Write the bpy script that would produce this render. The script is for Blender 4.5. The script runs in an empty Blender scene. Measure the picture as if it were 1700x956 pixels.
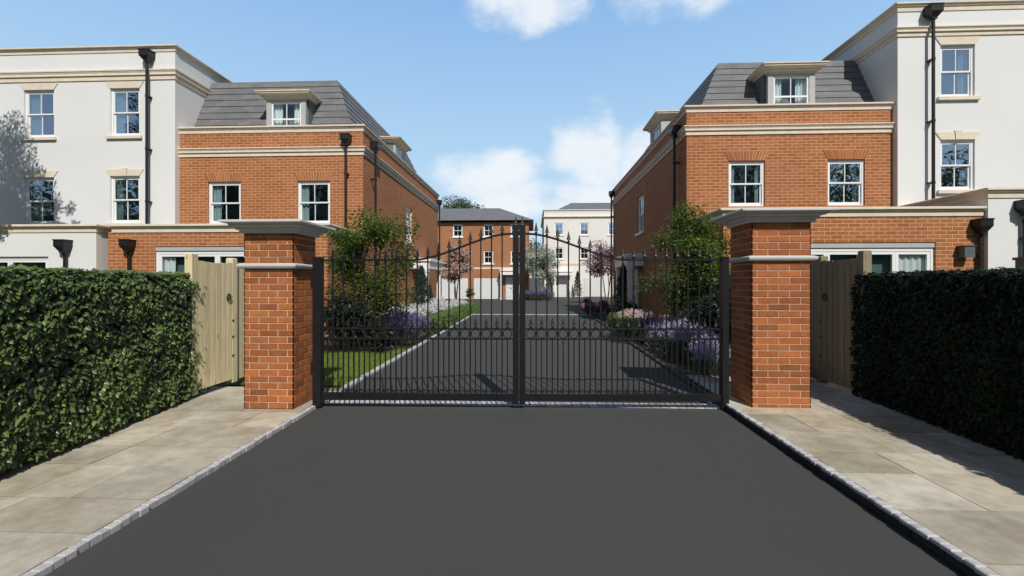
import bpy, math, random
from mathutils import Vector, Matrix, noise
R = random.Random(11)
D = bpy.data
SC = bpy.context.scene
COL = SC.collection
PI = math.pi

# ------------------------------------------------------------------ helpers
class MB:
    """collects faces, then links them as one mesh object"""
    def __init__(s):
        s.v = []; s.f = []; s.m = []; s.uv = []; s.c = []
    def face(s, pts, m=0, uv=None, col=(1, 1, 1)):
        i = len(s.v); s.v.extend([tuple(p) for p in pts])
        s.f.append(tuple(range(i, i + len(pts)))); s.m.append(m)
        if uv is None:
            a = Vector(pts[1]) - Vector(pts[0]); b = Vector(pts[2]) - Vector(pts[0])
            n = a.cross(b)
            if len(pts) > 3 and n.length < 1e-9:
                n = b.cross(Vector(pts[3]) - Vector(pts[0]))
            ax, ay, az = abs(n.x), abs(n.y), abs(n.z)
            if az > ax and az > ay: uv = [(p[0], p[1]) for p in pts]
            elif ax > ay: uv = [(p[1], p[2]) for p in pts]
            else: uv = [(p[0], p[2]) for p in pts]
        s.uv.append(uv); s.c.append(col)
    def box(s, x0, x1, y0, y1, z0, z1, m=0, col=(1, 1, 1), skip=''):
        P = lambda x, y, z: (x, y, z)
        if 'f' not in skip: s.face([P(x0,y0,z0),P(x1,y0,z0),P(x1,y0,z1),P(x0,y0,z1)], m, None, col)
        if 'b' not in skip: s.face([P(x1,y1,z0),P(x0,y1,z0),P(x0,y1,z1),P(x1,y1,z1)], m, None, col)
        if 'l' not in skip: s.face([P(x0,y1,z0),P(x0,y0,z0),P(x0,y0,z1),P(x0,y1,z1)], m, None, col)
        if 'r' not in skip: s.face([P(x1,y0,z0),P(x1,y1,z0),P(x1,y1,z1),P(x1,y0,z1)], m, None, col)
        if 't' not in skip: s.face([P(x0,y0,z1),P(x1,y0,z1),P(x1,y1,z1),P(x0,y1,z1)], m, None, col)
        if 'd' not in skip: s.face([P(x0,y1,z0),P(x1,y1,z0),P(x1,y0,z0),P(x0,y0,z0)], m, None, col)
    def cbox(s, x0, x1, y0, y1, z0, z1, b, m=0, col=(1,1,1)):
        """box with chamfered top edges"""
        lo = [(x0,y0,z0),(x1,y0,z0),(x1,y1,z0),(x0,y1,z0)]
        mi = [(x0,y0,z1-b),(x1,y0,z1-b),(x1,y1,z1-b),(x0,y1,z1-b)]
        hi = [(x0+b,y0+b,z1),(x1-b,y0+b,z1),(x1-b,y1-b,z1),(x0+b,y1-b,z1)]
        for a, c in ((lo, mi), (mi, hi)):
            for k in range(4):
                j = (k+1) % 4
                s.face([a[k], a[j], c[j], c[k]], m, None, col)
        s.face(hi, m, None, col); s.face(lo[::-1], m, None, col)
    def tube(s, pts, rads, n=6, m=0, cap=True, col=(1,1,1)):
        pts = [Vector(p) for p in pts]
        if not isinstance(rads, (list, tuple)): rads = [rads]*len(pts)
        rings = []; L = 0; ls = []
        for i, p in enumerate(pts):
            t = (pts[min(i+1, len(pts)-1)] - pts[max(i-1, 0)])
            t = t.normalized() if t.length > 1e-9 else Vector((0,0,1))
            r = Vector((1,0,0)) if abs(t.x) < .9 else Vector((0,1,0))
            u = t.cross(r).normalized(); w = t.cross(u)
            rings.append([p + (u*math.cos(2*PI*k/n) + w*math.sin(2*PI*k/n))*rads[i] for k in range(n)])
            if i: L += (p - pts[i-1]).length
            ls.append(L)
        for i in range(len(pts)-1):
            for k in range(n):
                j = (k+1) % n
                s.face([rings[i][k], rings[i][j], rings[i+1][j], rings[i+1][k]], m,
                       [(k/n, ls[i]), ((k+1)/n, ls[i]), ((k+1)/n, ls[i+1]), (k/n, ls[i+1])], col)
        if cap:
            s.face(rings[0][::-1], m, None, col); s.face(rings[-1], m, None, col)
    def lathe(s, c, prof, n=8, m=0, rot=0):
        rs = [[(c[0]+r*math.cos(rot+2*PI*k/n), c[1]+r*math.sin(rot+2*PI*k/n), c[2]+z) for k in range(n)] for r, z in prof]
        for i in range(len(rs)-1):
            for k in range(n):
                j = (k+1) % n
                s.face([rs[i][k], rs[i][j], rs[i+1][j], rs[i+1][k]], m)
    def sweep(s, path, prof, m=0, closed=True, caps=True, loop=False):
        """profile of (outward, z) along a plan path; outward is right of travel; mitred"""
        n = len(path); rows = []
        for i in range(n):
            p = Vector(path[i])
            if loop: d0 = (p - Vector(path[i-1])).normalized(); d1 = (Vector(path[(i+1) % n]) - p).normalized()
            else:
                d1 = (Vector(path[i+1]) - p).normalized() if i < n-1 else None
                d0 = (p - Vector(path[i-1])).normalized() if i > 0 else d1
                if d1 is None: d1 = d0
            n0 = Vector((d0.y, -d0.x)); n1 = Vector((d1.y, -d1.x))
            mt = (n0 + n1) / (1 + n0.dot(n1))
            rows.append([(p.x + mt.x*o, p.y + mt.y*o, z) for o, z in prof])
        k = len(prof); rng = range(k) if closed else range(k-1)
        acc = [0]
        for q in range(1, k+1):
            a = prof[q-1]; b = prof[q % k]
            acc.append(acc[-1] + math.hypot(a[0]-b[0], a[1]-b[1]))
        for i in range(n if loop else n-1):
            A = rows[i]; B = rows[(i+1) % n]
            d = (Vector(path[(i+1) % n]) - Vector(path[i])).normalized()
            for q in rng:
                j = (q+1) % k
                f = [A[q], B[q], B[j], A[j]]
                uv = [(d.x*pt[0] + d.y*pt[1], acc[q] if e < 2 else acc[q+1]) for e, pt in enumerate(f)]
                s.face(f, m, uv)
        if caps and closed and not loop:
            s.face(rows[0][::-1], m); s.face(rows[-1], m)
    def build(s, name, mats, parent=None, org=(0,0,0), loc=None, rot=0, smooth=False):
        me = D.meshes.new(name)
        o = Vector(org)
        me.from_pydata([(a-o.x, b-o.y, c-o.z) for a, b, c in s.v], [], s.f)
        if not isinstance(mats, (list, tuple)): mats = [mats]
        for q in mats: me.materials.append(q)
        me.polygons.foreach_set('material_index', s.m)
        ul = me.uv_layers.new(name='UVMap')
        flat = []
        for u in s.uv:
            for a in u: flat.extend((a[0], a[1]))
        ul.data.foreach_set('uv', flat)
        if any(c != (1,1,1) for c in s.c):
            at = me.color_attributes.new('tint', 'FLOAT_COLOR', 'CORNER')
            flat = []
            for f, c in zip(s.f, s.c): flat.extend((c[0], c[1], c[2], 1.0)*len(f))
            at.data.foreach_set('color', flat)
        if smooth: me.polygons.foreach_set('use_smooth', [True]*len(s.f))
        me.update()
        ob = D.objects.new(name, me); COL.objects.link(ob)
        if parent: ob.parent = parent
        if loc is not None: ob.location = loc
        elif parent is None: ob.location = org
        ob.rotation_euler = (0, 0, rot)
        return ob

def tag(o, label=None, cat=None, group=None, kind=None):
    if label: o['label'] = label
    if cat: o['category'] = cat
    if group: o['group'] = group
    if kind: o['kind'] = kind
    return o

def thing(name, label, cat, loc=(0,0,0), rot=0, group=None):
    o = D.objects.new(name, None); COL.objects.link(o)
    o.location = loc; o.rotation_euler = (0, 0, rot); o.empty_display_size = .2
    return tag(o, label, cat, group)

def dup(root, loc, rot=0, sc=1, label=None):
    r = root.copy(); COL.objects.link(r); r.location = loc; r.rotation_euler = (0, 0, rot); r.scale = (sc, sc, sc)
    if label: r['label'] = label
    for ch in list(root.children):
        c = ch.copy(); COL.objects.link(c); c.parent = r
        for g in ch.children:
            d = g.copy(); COL.objects.link(d); d.parent = c
    return r

# ------------------------------------------------------------------ materials
class NT:
    def __init__(s, name):
        s.mat = D.materials.new(name); s.mat.use_nodes = True
        s.t = s.mat.node_tree; s.t.nodes.clear()
        s.out = s.n('ShaderNodeOutputMaterial')
    def n(s, typ, **kw):
        q = s.t.nodes.new(typ)
        for k, v in kw.items():
            if k in q.inputs.keys(): q.inputs[k].default_value = v
            else: setattr(q, k, v)
        return q
    def l(s, a, b): s.t.links.new(a, b)
    def mix(s, fac, a, b, typ='MIX'):
        q = s.t.nodes.new('ShaderNodeMix'); q.data_type = 'RGBA'; q.blend_type = typ
        for sock, v in ((q.inputs[0], fac), (q.inputs[6], a), (q.inputs[7], b)):
            if hasattr(v, 'links'): s.l(v, sock)
            elif isinstance(v, (int, float)): sock.default_value = v
            else: sock.default_value = (*v[:3], 1)
        return q.outputs[2]
    def ramp(s, src, stops):
        q = s.n('ShaderNodeValToRGB'); e = q.color_ramp.elements
        while len(e) < len(stops): e.new(.5)
        for i, (p, c) in enumerate(stops):
            e[i].position = p
            e[i].color = (*c, 1) if isinstance(c, tuple) else (c, c, c, 1)
        s.l(src, q.inputs[0]); return q.outputs[0]
    def noise(s, vec, scale, detail=4, rough=.55):
        q = s.n('ShaderNodeTexNoise'); q.inputs['Scale'].default_value = scale
        q.inputs['Detail'].default_value = detail; q.inputs['Roughness'].default_value = rough
        if vec is not None: s.l(vec, q.inputs['Vector'])
        return q.outputs[0]
    def coord(s, which='Object'):
        return s.n('ShaderNodeTexCoord').outputs[which]
    def mapping(s, vec, scale=(1,1,1), loc=(0,0,0)):
        q = s.n('ShaderNodeMapping'); q.inputs['Scale'].default_value = scale; q.inputs['Location'].default_value = loc
        s.l(vec, q.inputs[0]); return q.outputs[0]
    def bump(s, h, strength=.3, dist=.01):
        q = s.n('ShaderNodeBump'); q.inputs['Strength'].default_value = strength; q.inputs['Distance'].default_value = dist
        s.l(h, q.inputs['Height']); return q.outputs[0]
    def bsdf(s, col, rough=.7, metal=0, normal=None, spec=.4):
        q = s.n('ShaderNodeBsdfPrincipled')
        for k, v in (('Base Color', col), ('Roughness', rough)):
            if hasattr(v, 'links'): s.l(v, q.inputs[k])
            elif isinstance(v, (int, float)): q.inputs[k].default_value = v
            else: q.inputs[k].default_value = (*v[:3], 1)
        q.inputs['Metallic'].default_value = metal
        q.inputs['Specular IOR Level'].default_value = spec
        if normal is not None: s.l(normal, q.inputs['Normal'])
        s.l(q.outputs[0], s.out.inputs[0]); return q

def sc3(c, k): return tuple(x*k for x in c)

def mat_plain(name, col, rough=.6, var=.12, scale=3, bump=0, bscale=60, metal=0, spec=.4):
    t = NT(name); co = t.coord()
    a = t.noise(co, scale, 6)
    c = t.mix(t.ramp(a, [(.3, 0.0), (.7, 1.0)]), sc3(col, 1-var), sc3(col, 1+var))
    nm = t.bump(t.noise(co, bscale, 5), bump, .01) if bump else None
    t.bsdf(c, rough, metal, nm, spec); return t.mat

def mat_brick(name, c1, c2, cm, bw=.225, rh=.075, mo=.010, dirt=.18):
    t = NT(name); uv = t.coord('UV')
    b = t.n('ShaderNodeTexBrick'); b.offset = .5
    for k, v in (('Scale', 1), ('Mortar Size', mo/2), ('Mortar Smooth', .15), ('Bias', 0.0), ('Brick Width', bw), ('Row Height', rh)):
        b.inputs[k].default_value = v
    b.inputs['Color1'].default_value = (0,0,0,1); b.inputs['Color2'].default_value = (1,1,1,1); b.inputs['Mortar'].default_value = (.5,.5,.5,1)
    t.l(uv, b.inputs['Vector'])
    base = t.mix(b.outputs['Color'], c1, c2)
    sm = t.noise(t.mapping(uv, (1, 3, 1)), 14, 5)
    base = t.mix(t.ramp(sm, [(.35, 0.0), (.75, .55)]), base, sc3(c1, .62))
    mort = t.mix(t.noise(uv, 9, 4), sc3(cm, .78), sc3(cm, 1.12))
    col = t.mix(b.outputs['Fac'], base, mort)
    big = t.noise(uv, .55, 5)
    col = t.mix(t.ramp(big, [(.35, dirt), (.65, 0.0)]), col, sc3(c1, .45))
    h = t.n('ShaderNodeMath', operation='MULTIPLY_ADD'); t.l(b.outputs['Fac'], h.inputs[0]); h.inputs[1].default_value = -1
    t.l(t.noise(uv, 70, 4), h.inputs[2])
    t.bsdf(col, .88, 0, t.bump(h.outputs[0], .45, .008), .25); return t.mat

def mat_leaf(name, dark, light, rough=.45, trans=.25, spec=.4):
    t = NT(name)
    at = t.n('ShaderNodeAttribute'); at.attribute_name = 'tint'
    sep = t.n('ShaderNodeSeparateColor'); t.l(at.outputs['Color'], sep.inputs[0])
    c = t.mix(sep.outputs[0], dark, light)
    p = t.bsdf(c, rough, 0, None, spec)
    if trans:
        tr = t.n('ShaderNodeBsdfTranslucent')
        t.l(t.mix(.5, c, sc3(light, 1.3)), tr.inputs[0])
        mx = t.n('ShaderNodeMixShader'); mx.inputs[0].default_value = trans
        t.l(p.outputs[0], mx.inputs[1]); t.l(tr.outputs[0], mx.inputs[2]); t.l(mx.outputs[0], t.out.inputs[0])
    return t.mat

def mat_tint(name, mul=(1,1,1), rough=.8, nscale=6, var=.2, bump=.15, bscale=90):
    """base colour from the tint attribute, with mottling"""
    t = NT(name); co = t.coord()
    at = t.n('ShaderNodeAttribute'); at.attribute_name = 'tint'
    c = t.mix(1.0, at.outputs['Color'], mul, 'MULTIPLY')
    n1 = t.noise(co, nscale, 6, .6)
    c = t.mix(t.ramp(n1, [(.3, var), (.62, 0.0)]), c, t.mix(1.0, c, (.55, .51, .44), 'MULTIPLY'))
    c = t.mix(t.ramp(t.noise(co, nscale*5, 7, .7), [(.40, var*.6), (.60, 0.0)]), c, t.mix(1.0, c, (.62, .57, .48), 'MULTIPLY'))
    t.bsdf(c, rough, 0, t.bump(t.noise(co, bscale, 5), bump, .004), .3); return t.mat

M = {}
M['brick'] = mat_brick('house_brick', (.355,.122,.043), (.475,.182,.074), (.66,.41,.25), .27, .09, .015)
M['brick_far'] = mat_brick('far_house_brick', (.37,.155,.07), (.44,.195,.09), (.50,.31,.18), .3, .1, .01)
M['arch'] = mat_tint('arch_brick', (1,1,1), .85, 14, .3)
M['pier_brick'] = mat_tint('pier_brick', (1,1,1), .85, 16, .45, .3, 60)
M['mortar'] = mat_plain('mortar', (.64,.51,.37), .95, .15, 20, .3, 80)
M['render'] = mat_plain('white_render', (.715,.715,.71), .9, .03, .6, .08, 140, spec=.2)
M['render_far'] = mat_plain('cream_render', (.74,.71,.66), .9, .03, .5, spec=.2)
M['stone'] = mat_plain('bath_stone', (.70,.605,.49), .85, .07, 4, .1, 60, spec=.25)
M['capstone'] = mat_plain('grey_cast_stone', (.56,.565,.575), .75, .06, 5, .12, 50, spec=.3)
M['white'] = mat_plain('white_paint', (.80,.80,.80), .35, .02, 2)
M['lead'] = mat_plain('grey_lead', (.105,.11,.12), .55, .15, 4)
M['dormer_grey'] = mat_plain('pale_grey_dormer_lead', (.42,.42,.42), .6, .06, 4)
M['black'] = mat_plain('black_metal', (.011,.011,.012), .45, .2, 8, .05, 200, spec=.3)
M['pipe'] = mat_plain('black_pipe', (.016,.015,.016), .38, .2, 5)
M['lamp_grey'] = mat_plain('grey_lamp_metal', (.10,.12,.13), .4, .1, 6)
M['room'] = mat_plain('dim_room_paint', (.13,.17,.17), .9, .1, 2)
M['room_pale'] = mat_plain('grey_room_paint', (.45,.52,.53), .9, .1, 2)
M['curtain'] = mat_plain('grey_green_curtain', (.27,.35,.35), .9, .08, 5)
M['reflection_sheet'] = mat_plain('teal_grey_reflection', (.115,.17,.185), .9, .05, 3)
M['net'] = mat_plain('white_curtain', (.78,.80,.80), .9, .05, 5)
M['garage'] = mat_plain('white_garage_door', (.66,.66,.66), .5, .03, 2)
M['soil'] = mat_plain('bed_soil', (.035,.026,.018), .95, .4, 6, .6, 30)
M['bark'] = mat_plain('bark', (.085,.065,.05), .9, .3, 12, .5, 40)
M['bark_pale'] = mat_plain('pale_bark', (.26,.24,.22), .9, .25, 12, .4, 40)
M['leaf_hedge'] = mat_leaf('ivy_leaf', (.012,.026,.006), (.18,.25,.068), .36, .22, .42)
M['leaf_hedge_shade'] = mat_leaf('shaded_hedge_leaf', (.002,.006,.003), (.016,.032,.010), .5, .05, .15)  # leaf darkened so the deep shade of the right hedge sits in its colour
M['hedge_core'] = mat_plain('hedge_twigs', (.012,.014,.008), .95, .3, 10)
M['leaf_acer'] = mat_leaf('acer_leaf', (.030,.062,.010), (.145,.215,.032), .5, .4)
M['leaf_shrub'] = mat_leaf('shrub_leaf', (.006,.014,.008), (.026,.042,.020), .45, .2)
M['leaf_box'] = mat_leaf('box_leaf', (.035,.075,.012), (.14,.21,.045), .5, .3)
M['leaf_conifer'] = mat_leaf('conifer_leaf', (.006,.018,.012), (.022,.045,.028), .55, .1)
M['leaf_tree'] = mat_leaf('tree_leaf', (.025,.055,.018), (.075,.12,.04), .5, .25)
M['leaf_far'] = mat_leaf('far_tree_leaf', (.05,.085,.045), (.12,.17,.08), .6, .25)
M['blossom_white'] = mat_leaf('white_blossom', (.42,.44,.36), (.80,.78,.74), .7, .3)
M['blossom_grey'] = mat_leaf('pale_blossom', (.20,.26,.16), (.62,.64,.56), .7, .3)
M['blossom_pink'] = mat_leaf('pink_blossom', (.36,.24,.19), (.62,.48,.42), .7, .3)
M['leaf_plum'] = mat_leaf('plum_leaf', (.17,.07,.09), (.46,.27,.31), .55, .25)
M['petal_white'] = mat_leaf('white_petal', (.55,.57,.58), (.85,.85,.85), .7, .3)
M['petal_pink'] = mat_leaf('pink_petal', (.50,.28,.30), (.80,.62,.62), .7, .3)
M['lavender'] = mat_leaf('lavender_flower', (.11,.085,.24), (.34,.29,.55), .7, .3)
M['lavender_pale'] = mat_leaf('pale_lavender_flower', (.30,.27,.48), (.62,.60,.80), .7, .3)
M['lavender_leaf'] = mat_leaf('lavender_leaf', (.03,.05,.03), (.10,.13,.09), .6, .2)
M['grass'] = mat_leaf('grass_blade', (.10,.17,.025), (.26,.34,.07), .55, .3)
M['sett'] = mat_tint('granite_sett', (1,1,1), .8, 30, .35, .5, 120)
M['slab'] = mat_tint('sandstone_slab', (1,1,1), .85, 1.7, .75, .12, 70)
M['slab_joint'] = mat_plain('slab_joint', (.20,.18,.14), .95, .2, 8)

def mat_tarmac():
    t = NT('tarmac'); co = t.coord()
    f = t.noise(co, 240, 3, .7)
    c = t.ramp(f, [(.30, (.044,.045,.0435)), (.55, (.063,.064,.061)), (.80, (.10,.10,.095))])
    big = t.noise(co, .5, 5)
    c = t.mix(t.ramp(big, [(.3, .30), (.7, 0.0)]), c, (.049,.05,.048))
    t.bsdf(c, .9, 0, t.bump(f, .35, .006), .25); return t.mat
M['tarmac'] = mat_tarmac()

def mat_ground():
    t = NT('ground_turf'); co = t.coord()
    c = t.ramp(t.noise(co, 3, 8), [(.3, (.03,.05,.012)), (.7, (.07,.10,.03))])
    t.bsdf(c, .95, 0, t.bump(t.noise(co, 40, 4), .5, .02), .2); return t.mat
M['ground'] = mat_ground()

def mat_wood(name, col):
    t = NT(name); co = t.coord()
    at = t.n('ShaderNodeAttribute'); at.attribute_name = 'tint'
    g = t.noise(t.mapping(co, (22, 22, 1.2)), 2.2, 6, .6)
    c = t.mix(t.ramp(g, [(.3, 0.0), (.7, 1.0)]), sc3(col, .74), sc3(col, 1.12))
    k = t.n('ShaderNodeTexVoronoi'); k.inputs['Scale'].default_value = 1
    t.l(t.mapping(co, (7, 7, 2.1)), k.inputs['Vector'])
    c = t.mix(t.ramp(k.outputs['Distance'], [(.03, .75), (.10, 0.0)]), c, (.10,.065,.035))
    c = t.mix(1.0, c, at.outputs['Color'], 'MULTIPLY')
    t.bsdf(c, .75, 0, t.bump(g, .2, .004), .25); return t.mat
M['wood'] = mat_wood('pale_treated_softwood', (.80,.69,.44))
M['wood_shade'] = mat_wood('shaded_treated_softwood', (.28,.23,.15))  # same softwood as the pale one, darkened to hold the shade

def mat_slate():
    t = NT('slate'); uv = t.coord('UV')
    b = t.n('ShaderNodeTexBrick'); b.offset = .5
    for k, v in (('Scale', 1), ('Mortar Size', .003), ('Brick Width', .42), ('Row Height', .2)): b.inputs[k].default_value = v
    b.inputs['Color1'].default_value = (.135,.137,.142,1); b.inputs['Color2'].default_value = (.185,.186,.19,1); b.inputs['Mortar'].default_value = (.04,.04,.04,1)
    t.l(uv, b.inputs['Vector'])
    c = t.mix(t.ramp(t.noise(t.mapping(uv, (1, 4, 1)), 5, 6), [(.3, .5), (.7, 0.0)]), b.outputs['Color'], (.115,.115,.12))
    t.bsdf(c, .65, 0, t.bump(t.noise(uv, 30, 4), .2, .006), .35); return t.mat
M['slate'] = mat_slate()

def mat_glass(name, refl=.22, tint=(.80,.86,.86)):
    t = NT(name)
    tr = t.n('ShaderNodeBsdfTransparent'); tr.inputs[0].default_value = (*tint, 1)
    gl = t.n('ShaderNodeBsdfGlossy'); gl.inputs['Roughness'].default_value = .015; gl.inputs['Color'].default_value = (.9,.95,1,1)
    co = t.coord()
    nb = t.bump(t.noise(co, 1.6, 2), .05, .05); t.l(nb, gl.inputs['Normal'])
    lw = t.n('ShaderNodeLayerWeight'); lw.inputs[0].default_value = .5
    fr = t.n('ShaderNodeMath', operation='POWER'); t.l(lw.outputs['Facing'], fr.inputs[0]); fr.inputs[1].default_value = 5
    ad = t.n('ShaderNodeMath', operation='ADD'); ad.use_clamp = True
    t.l(fr.outputs[0], ad.inputs[0]); ad.inputs[1].default_value = refl + .05
    mx = t.n('ShaderNodeMixShader'); t.l(ad.outputs[0], mx.inputs[0]); t.l(tr.outputs[0], mx.inputs[1]); t.l(gl.outputs[0], mx.inputs[2])
    t.l(mx.outputs[0], t.out.inputs[0]); return t.mat
M['glass'] = mat_glass('window_glass', .03, (.80,.88,.88))
M['glass_door'] = mat_glass('door_glass', .10, (.82,.88,.88))
M['glass_sky'] = mat_glass('coated_window_glass', .45, (.85,.92,.94))

# ------------------------------------------------------------------ building pieces
def wall(mb, a, b, z0, z1, holes=(), m=0, mi=1, depth=.12, room=1.0):
    a = Vector(a); b = Vector(b); L = (b-a).length; d = (b-a)/L; n = Vector((d.y, -d.x))
    def P(s, z, k=0.0):
        q = a + d*s - n*k; return (q.x, q.y, z)
    S_ = sorted({0, L, *[h[0] for h in holes], *[h[1] for h in holes]})
    Z_ = sorted({z0, z1, *[h[2] for h in holes], *[h[3] for h in holes]})
    for i in range(len(S_)-1):
        for j in range(len(Z_)-1):
            cs = (S_[i]+S_[i+1])/2; cz = (Z_[j]+Z_[j+1])/2
            if any(h[0] < cs < h[1] and h[2] < cz < h[3] for h in holes): continue
            mb.face([P(S_[i], Z_[j]), P(S_[i+1], Z_[j]), P(S_[i+1], Z_[j+1]), P(S_[i], Z_[j+1])], m)
    for s0, s1, h0, h1 in holes:
        k = depth
        mb.face([P(s0,h0), P(s0,h0,k), P(s0,h1,k), P(s0,h1)], m)
        mb.face([P(s1,h0,k), P(s1,h0), P(s1,h1), P(s1,h1,k)], m)
        mb.face([P(s0,h1), P(s0,h1,k), P(s1,h1,k), P(s1,h1)], m)
        mb.face([P(s0,h0,k), P(s0,h0), P(s1,h0), P(s1,h0,k)], m)
        e = .22; k2 = depth + room; t0, t1, g0, g1 = s0-e, s1+e, h0-e, h1+e*.6
        mb.face([P(t0,g0,k2), P(t1,g0,k2), P(t1,g1,k2), P(t0,g1,k2)], mi)
        mb.face([P(t0,g0,k), P(t0,g0,k2), P(t0,g1,k2), P(t0,g1,k)], mi)
        mb.face([P(t1,g0,k2), P(t1,g0,k), P(t1,g1,k), P(t1,g1,k2)], mi)
        mb.face([P(t0,g0,k), P(t1,g0,k), P(t1,g0,k2), P(t0,g0,k2)], mi)
        mb.face([P(t0,g1,k2), P(t1,g1,k2), P(t1,g1,k), P(t0,g1,k)], mi)

def curtain(mb, x0, x1, z0, z1, y, amp=.02, wl=.13, ph=0):
    n = max(6, int((x1-x0)/wl*7)); pts = []
    for i in range(n+1):
        x = x0 + (x1-x0)*i/n
        pts.append((x, y + amp*math.sin(ph + 2*PI*(x-x0)/wl)))
    for i in range(n):
        (xa, ya), (xb, yb) = pts[i], pts[i+1]
        mb.face([(xa, ya, z0), (xb, yb, z0), (xb, yb, z1), (xa, ya, z1)])

def add_window(parent, org, pos, rot, w, h, sill=None, lintel=None, key=False, glass='glass', cur=('curtain', .3, .12), bars=True, yoff=0.0, sillh=.1):
    """sash window, local x along the wall, -y outward, z=0 at the bottom of the opening"""
    f = MB(); y = .05 + yoff; j = .055
    hw = w/2 - .002; ht = h - .002
    f.box(-hw, -hw+j, y, y+.085, .002, ht); f.box(hw-j, hw, y, y+.085, .002, ht)
    f.box(-hw+j, hw-j, y+.001, y+.084, ht-.06, ht); f.box(-hw+j, hw-j, y+.001, y+.084, .002, .045)
    xi = hw - j; zm = h*.5; ys = y+.012; yl = y+.047
    # upper sash forward of the lower sash
    f.box(-xi, -xi+.04, ys, ys+.032, zm-.02, ht-.06); f.box(xi-.04, xi, ys, ys+.032, zm-.02, ht-.06)
    f.box(-xi+.04, xi-.04, ys+.001, ys+.031, ht-.105, ht-.06); f.box(-xi+.04, xi-.04, ys+.001, ys+.031, zm-.02, zm+.025)
    f.box(-xi, -xi+.045, yl, yl+.03, .045, zm+.018); f.box(xi-.045, xi, yl, yl+.03, .045, zm+.018)
    f.box(-xi+.045, xi-.045, yl+.001, yl+.029, .045, .115); f.box(-xi+.045, xi-.045, yl+.001, yl+.029, zm-.022, zm+.018)
    if bars:
        f.box(-.011, .011, ys+.004, ys+.028, zm+.025, ht-.105); f.box(-.011, .011, yl+.004, yl+.027, .115, zm-.022)
    win = f.build('window', M['white'], parent, loc=(pos[0]-org[0], pos[1]-org[1], pos[2]-org[2]), rot=rot)
    p = MB()
    p.face([(-xi+.04, ys+.016, zm+.025), (xi-.04, ys+.016, zm+.025), (xi-.04, ys+.016, ht-.105), (-xi+.04, ys+.016, ht-.105)])
    p.face([(-xi+.045, yl+.016, .115), (xi-.045, yl+.016, .115), (xi-.045, yl+.016, zm-.022), (-xi+.045, yl+.016, zm-.022)])
    p.build('pane', M[glass], win)
    if cur:
        for sgn, fr in ((-1, cur[1]), (1, cur[2])):
            if fr <= 0: continue
            c = MB(); x0 = -hw-.03; x1 = x0 + w*fr
            if sgn < 0: curtain(c, x0, x1, -.08, h+.04, y+.125)
            else: curtain(c, -x1, -x0, -.08, h+.04, y+.125, ph=1.3)
            c.build('curtain', M[cur[0]], win, smooth=True)
    if sill:
        s = MB(); s.cbox(-w/2-.1, w/2+.1, -.075, y-.002, -sillh, -.001, .012); s.build('sill', M[sill], win)
    if lintel == 'stone':
        s = MB(); z0 = h+.003; z1 = h+.21; e = .15; yo = -.022
        def prism(a, b, c, d, yf):
            lo = [(a, z0), (b, z0), (c, z1), (d, z1)]
            s.face([(x, yf, z) for x, z in lo])
            for k in range(4):
                q = (k+1) % 4
                s.face([(lo[k][0], yf, lo[k][1]), (lo[k][0], -.0005, lo[k][1]), (lo[q][0], -.0005, lo[q][1]), (lo[q][0], yf, lo[q][1])])
        if key:
            prism(-w/2, -.075, -.1, -w/2-e, yo); prism(.075, w/2, w/2+e, .1, yo)
            lo = [(-.072, z0-.004), (.072, z0-.004), (.098, z1+.04), (-.098, z1+.04)]
            s.face([(x, yo-.02, z) for x, z in lo])
            for k in range(4):
                q = (k+1) % 4
                s.face([(lo[k][0], yo-.02, lo[k][1]), (lo[k][0], -.0005, lo[k][1]), (lo[q][0], -.0005, lo[q][1]), (lo[q][0], yo-.02, lo[q][1])])
        else: prism(-w/2, w/2, w/2+e, -w/2-e, yo)
        s.build('lintel', M['stone'], win)
    if lintel == 'brick':
        s = MB(); z0 = h+.004; z1 = h+.27; n = 14; e = .14; yo = -.012
        s.face([(-w/2, -.004, z0), (w/2, -.004, z0), (w/2+e, -.004, z1), (-w/2-e, -.004, z1)], 1)
        rr = random.Random(int(pos[0]*100))
        for k in range(n):
            a0 = k/n + .006; a1 = (k+1)/n - .006
            xb0 = -w/2 + w*a0; xb1 = -w/2 + w*a1; xt0 = -w/2-e + (w+2*e)*a0; xt1 = -w/2-e + (w+2*e)*a1
            q = rr.uniform(.75, 1.1); col = (.43*q, .15*q, .056*q)
            lo = [(xb0, z0), (xb1, z0), (xt1, z1), (xt0, z1)]
            s.face([(x, yo, z) for x, z in lo], 0, None, col)
            for u in range(4):
                v = (u+1) % 4
                s.face([(lo[u][0], yo, lo[u][1]), (lo[u][0], -.003, lo[u][1]), (lo[v][0], -.003, lo[v][1]), (lo[v][0], yo, lo[v][1])], 0, None, col)
        s.build('brick_arch', [M['arch'], M['mortar']], win)
    return win

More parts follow.
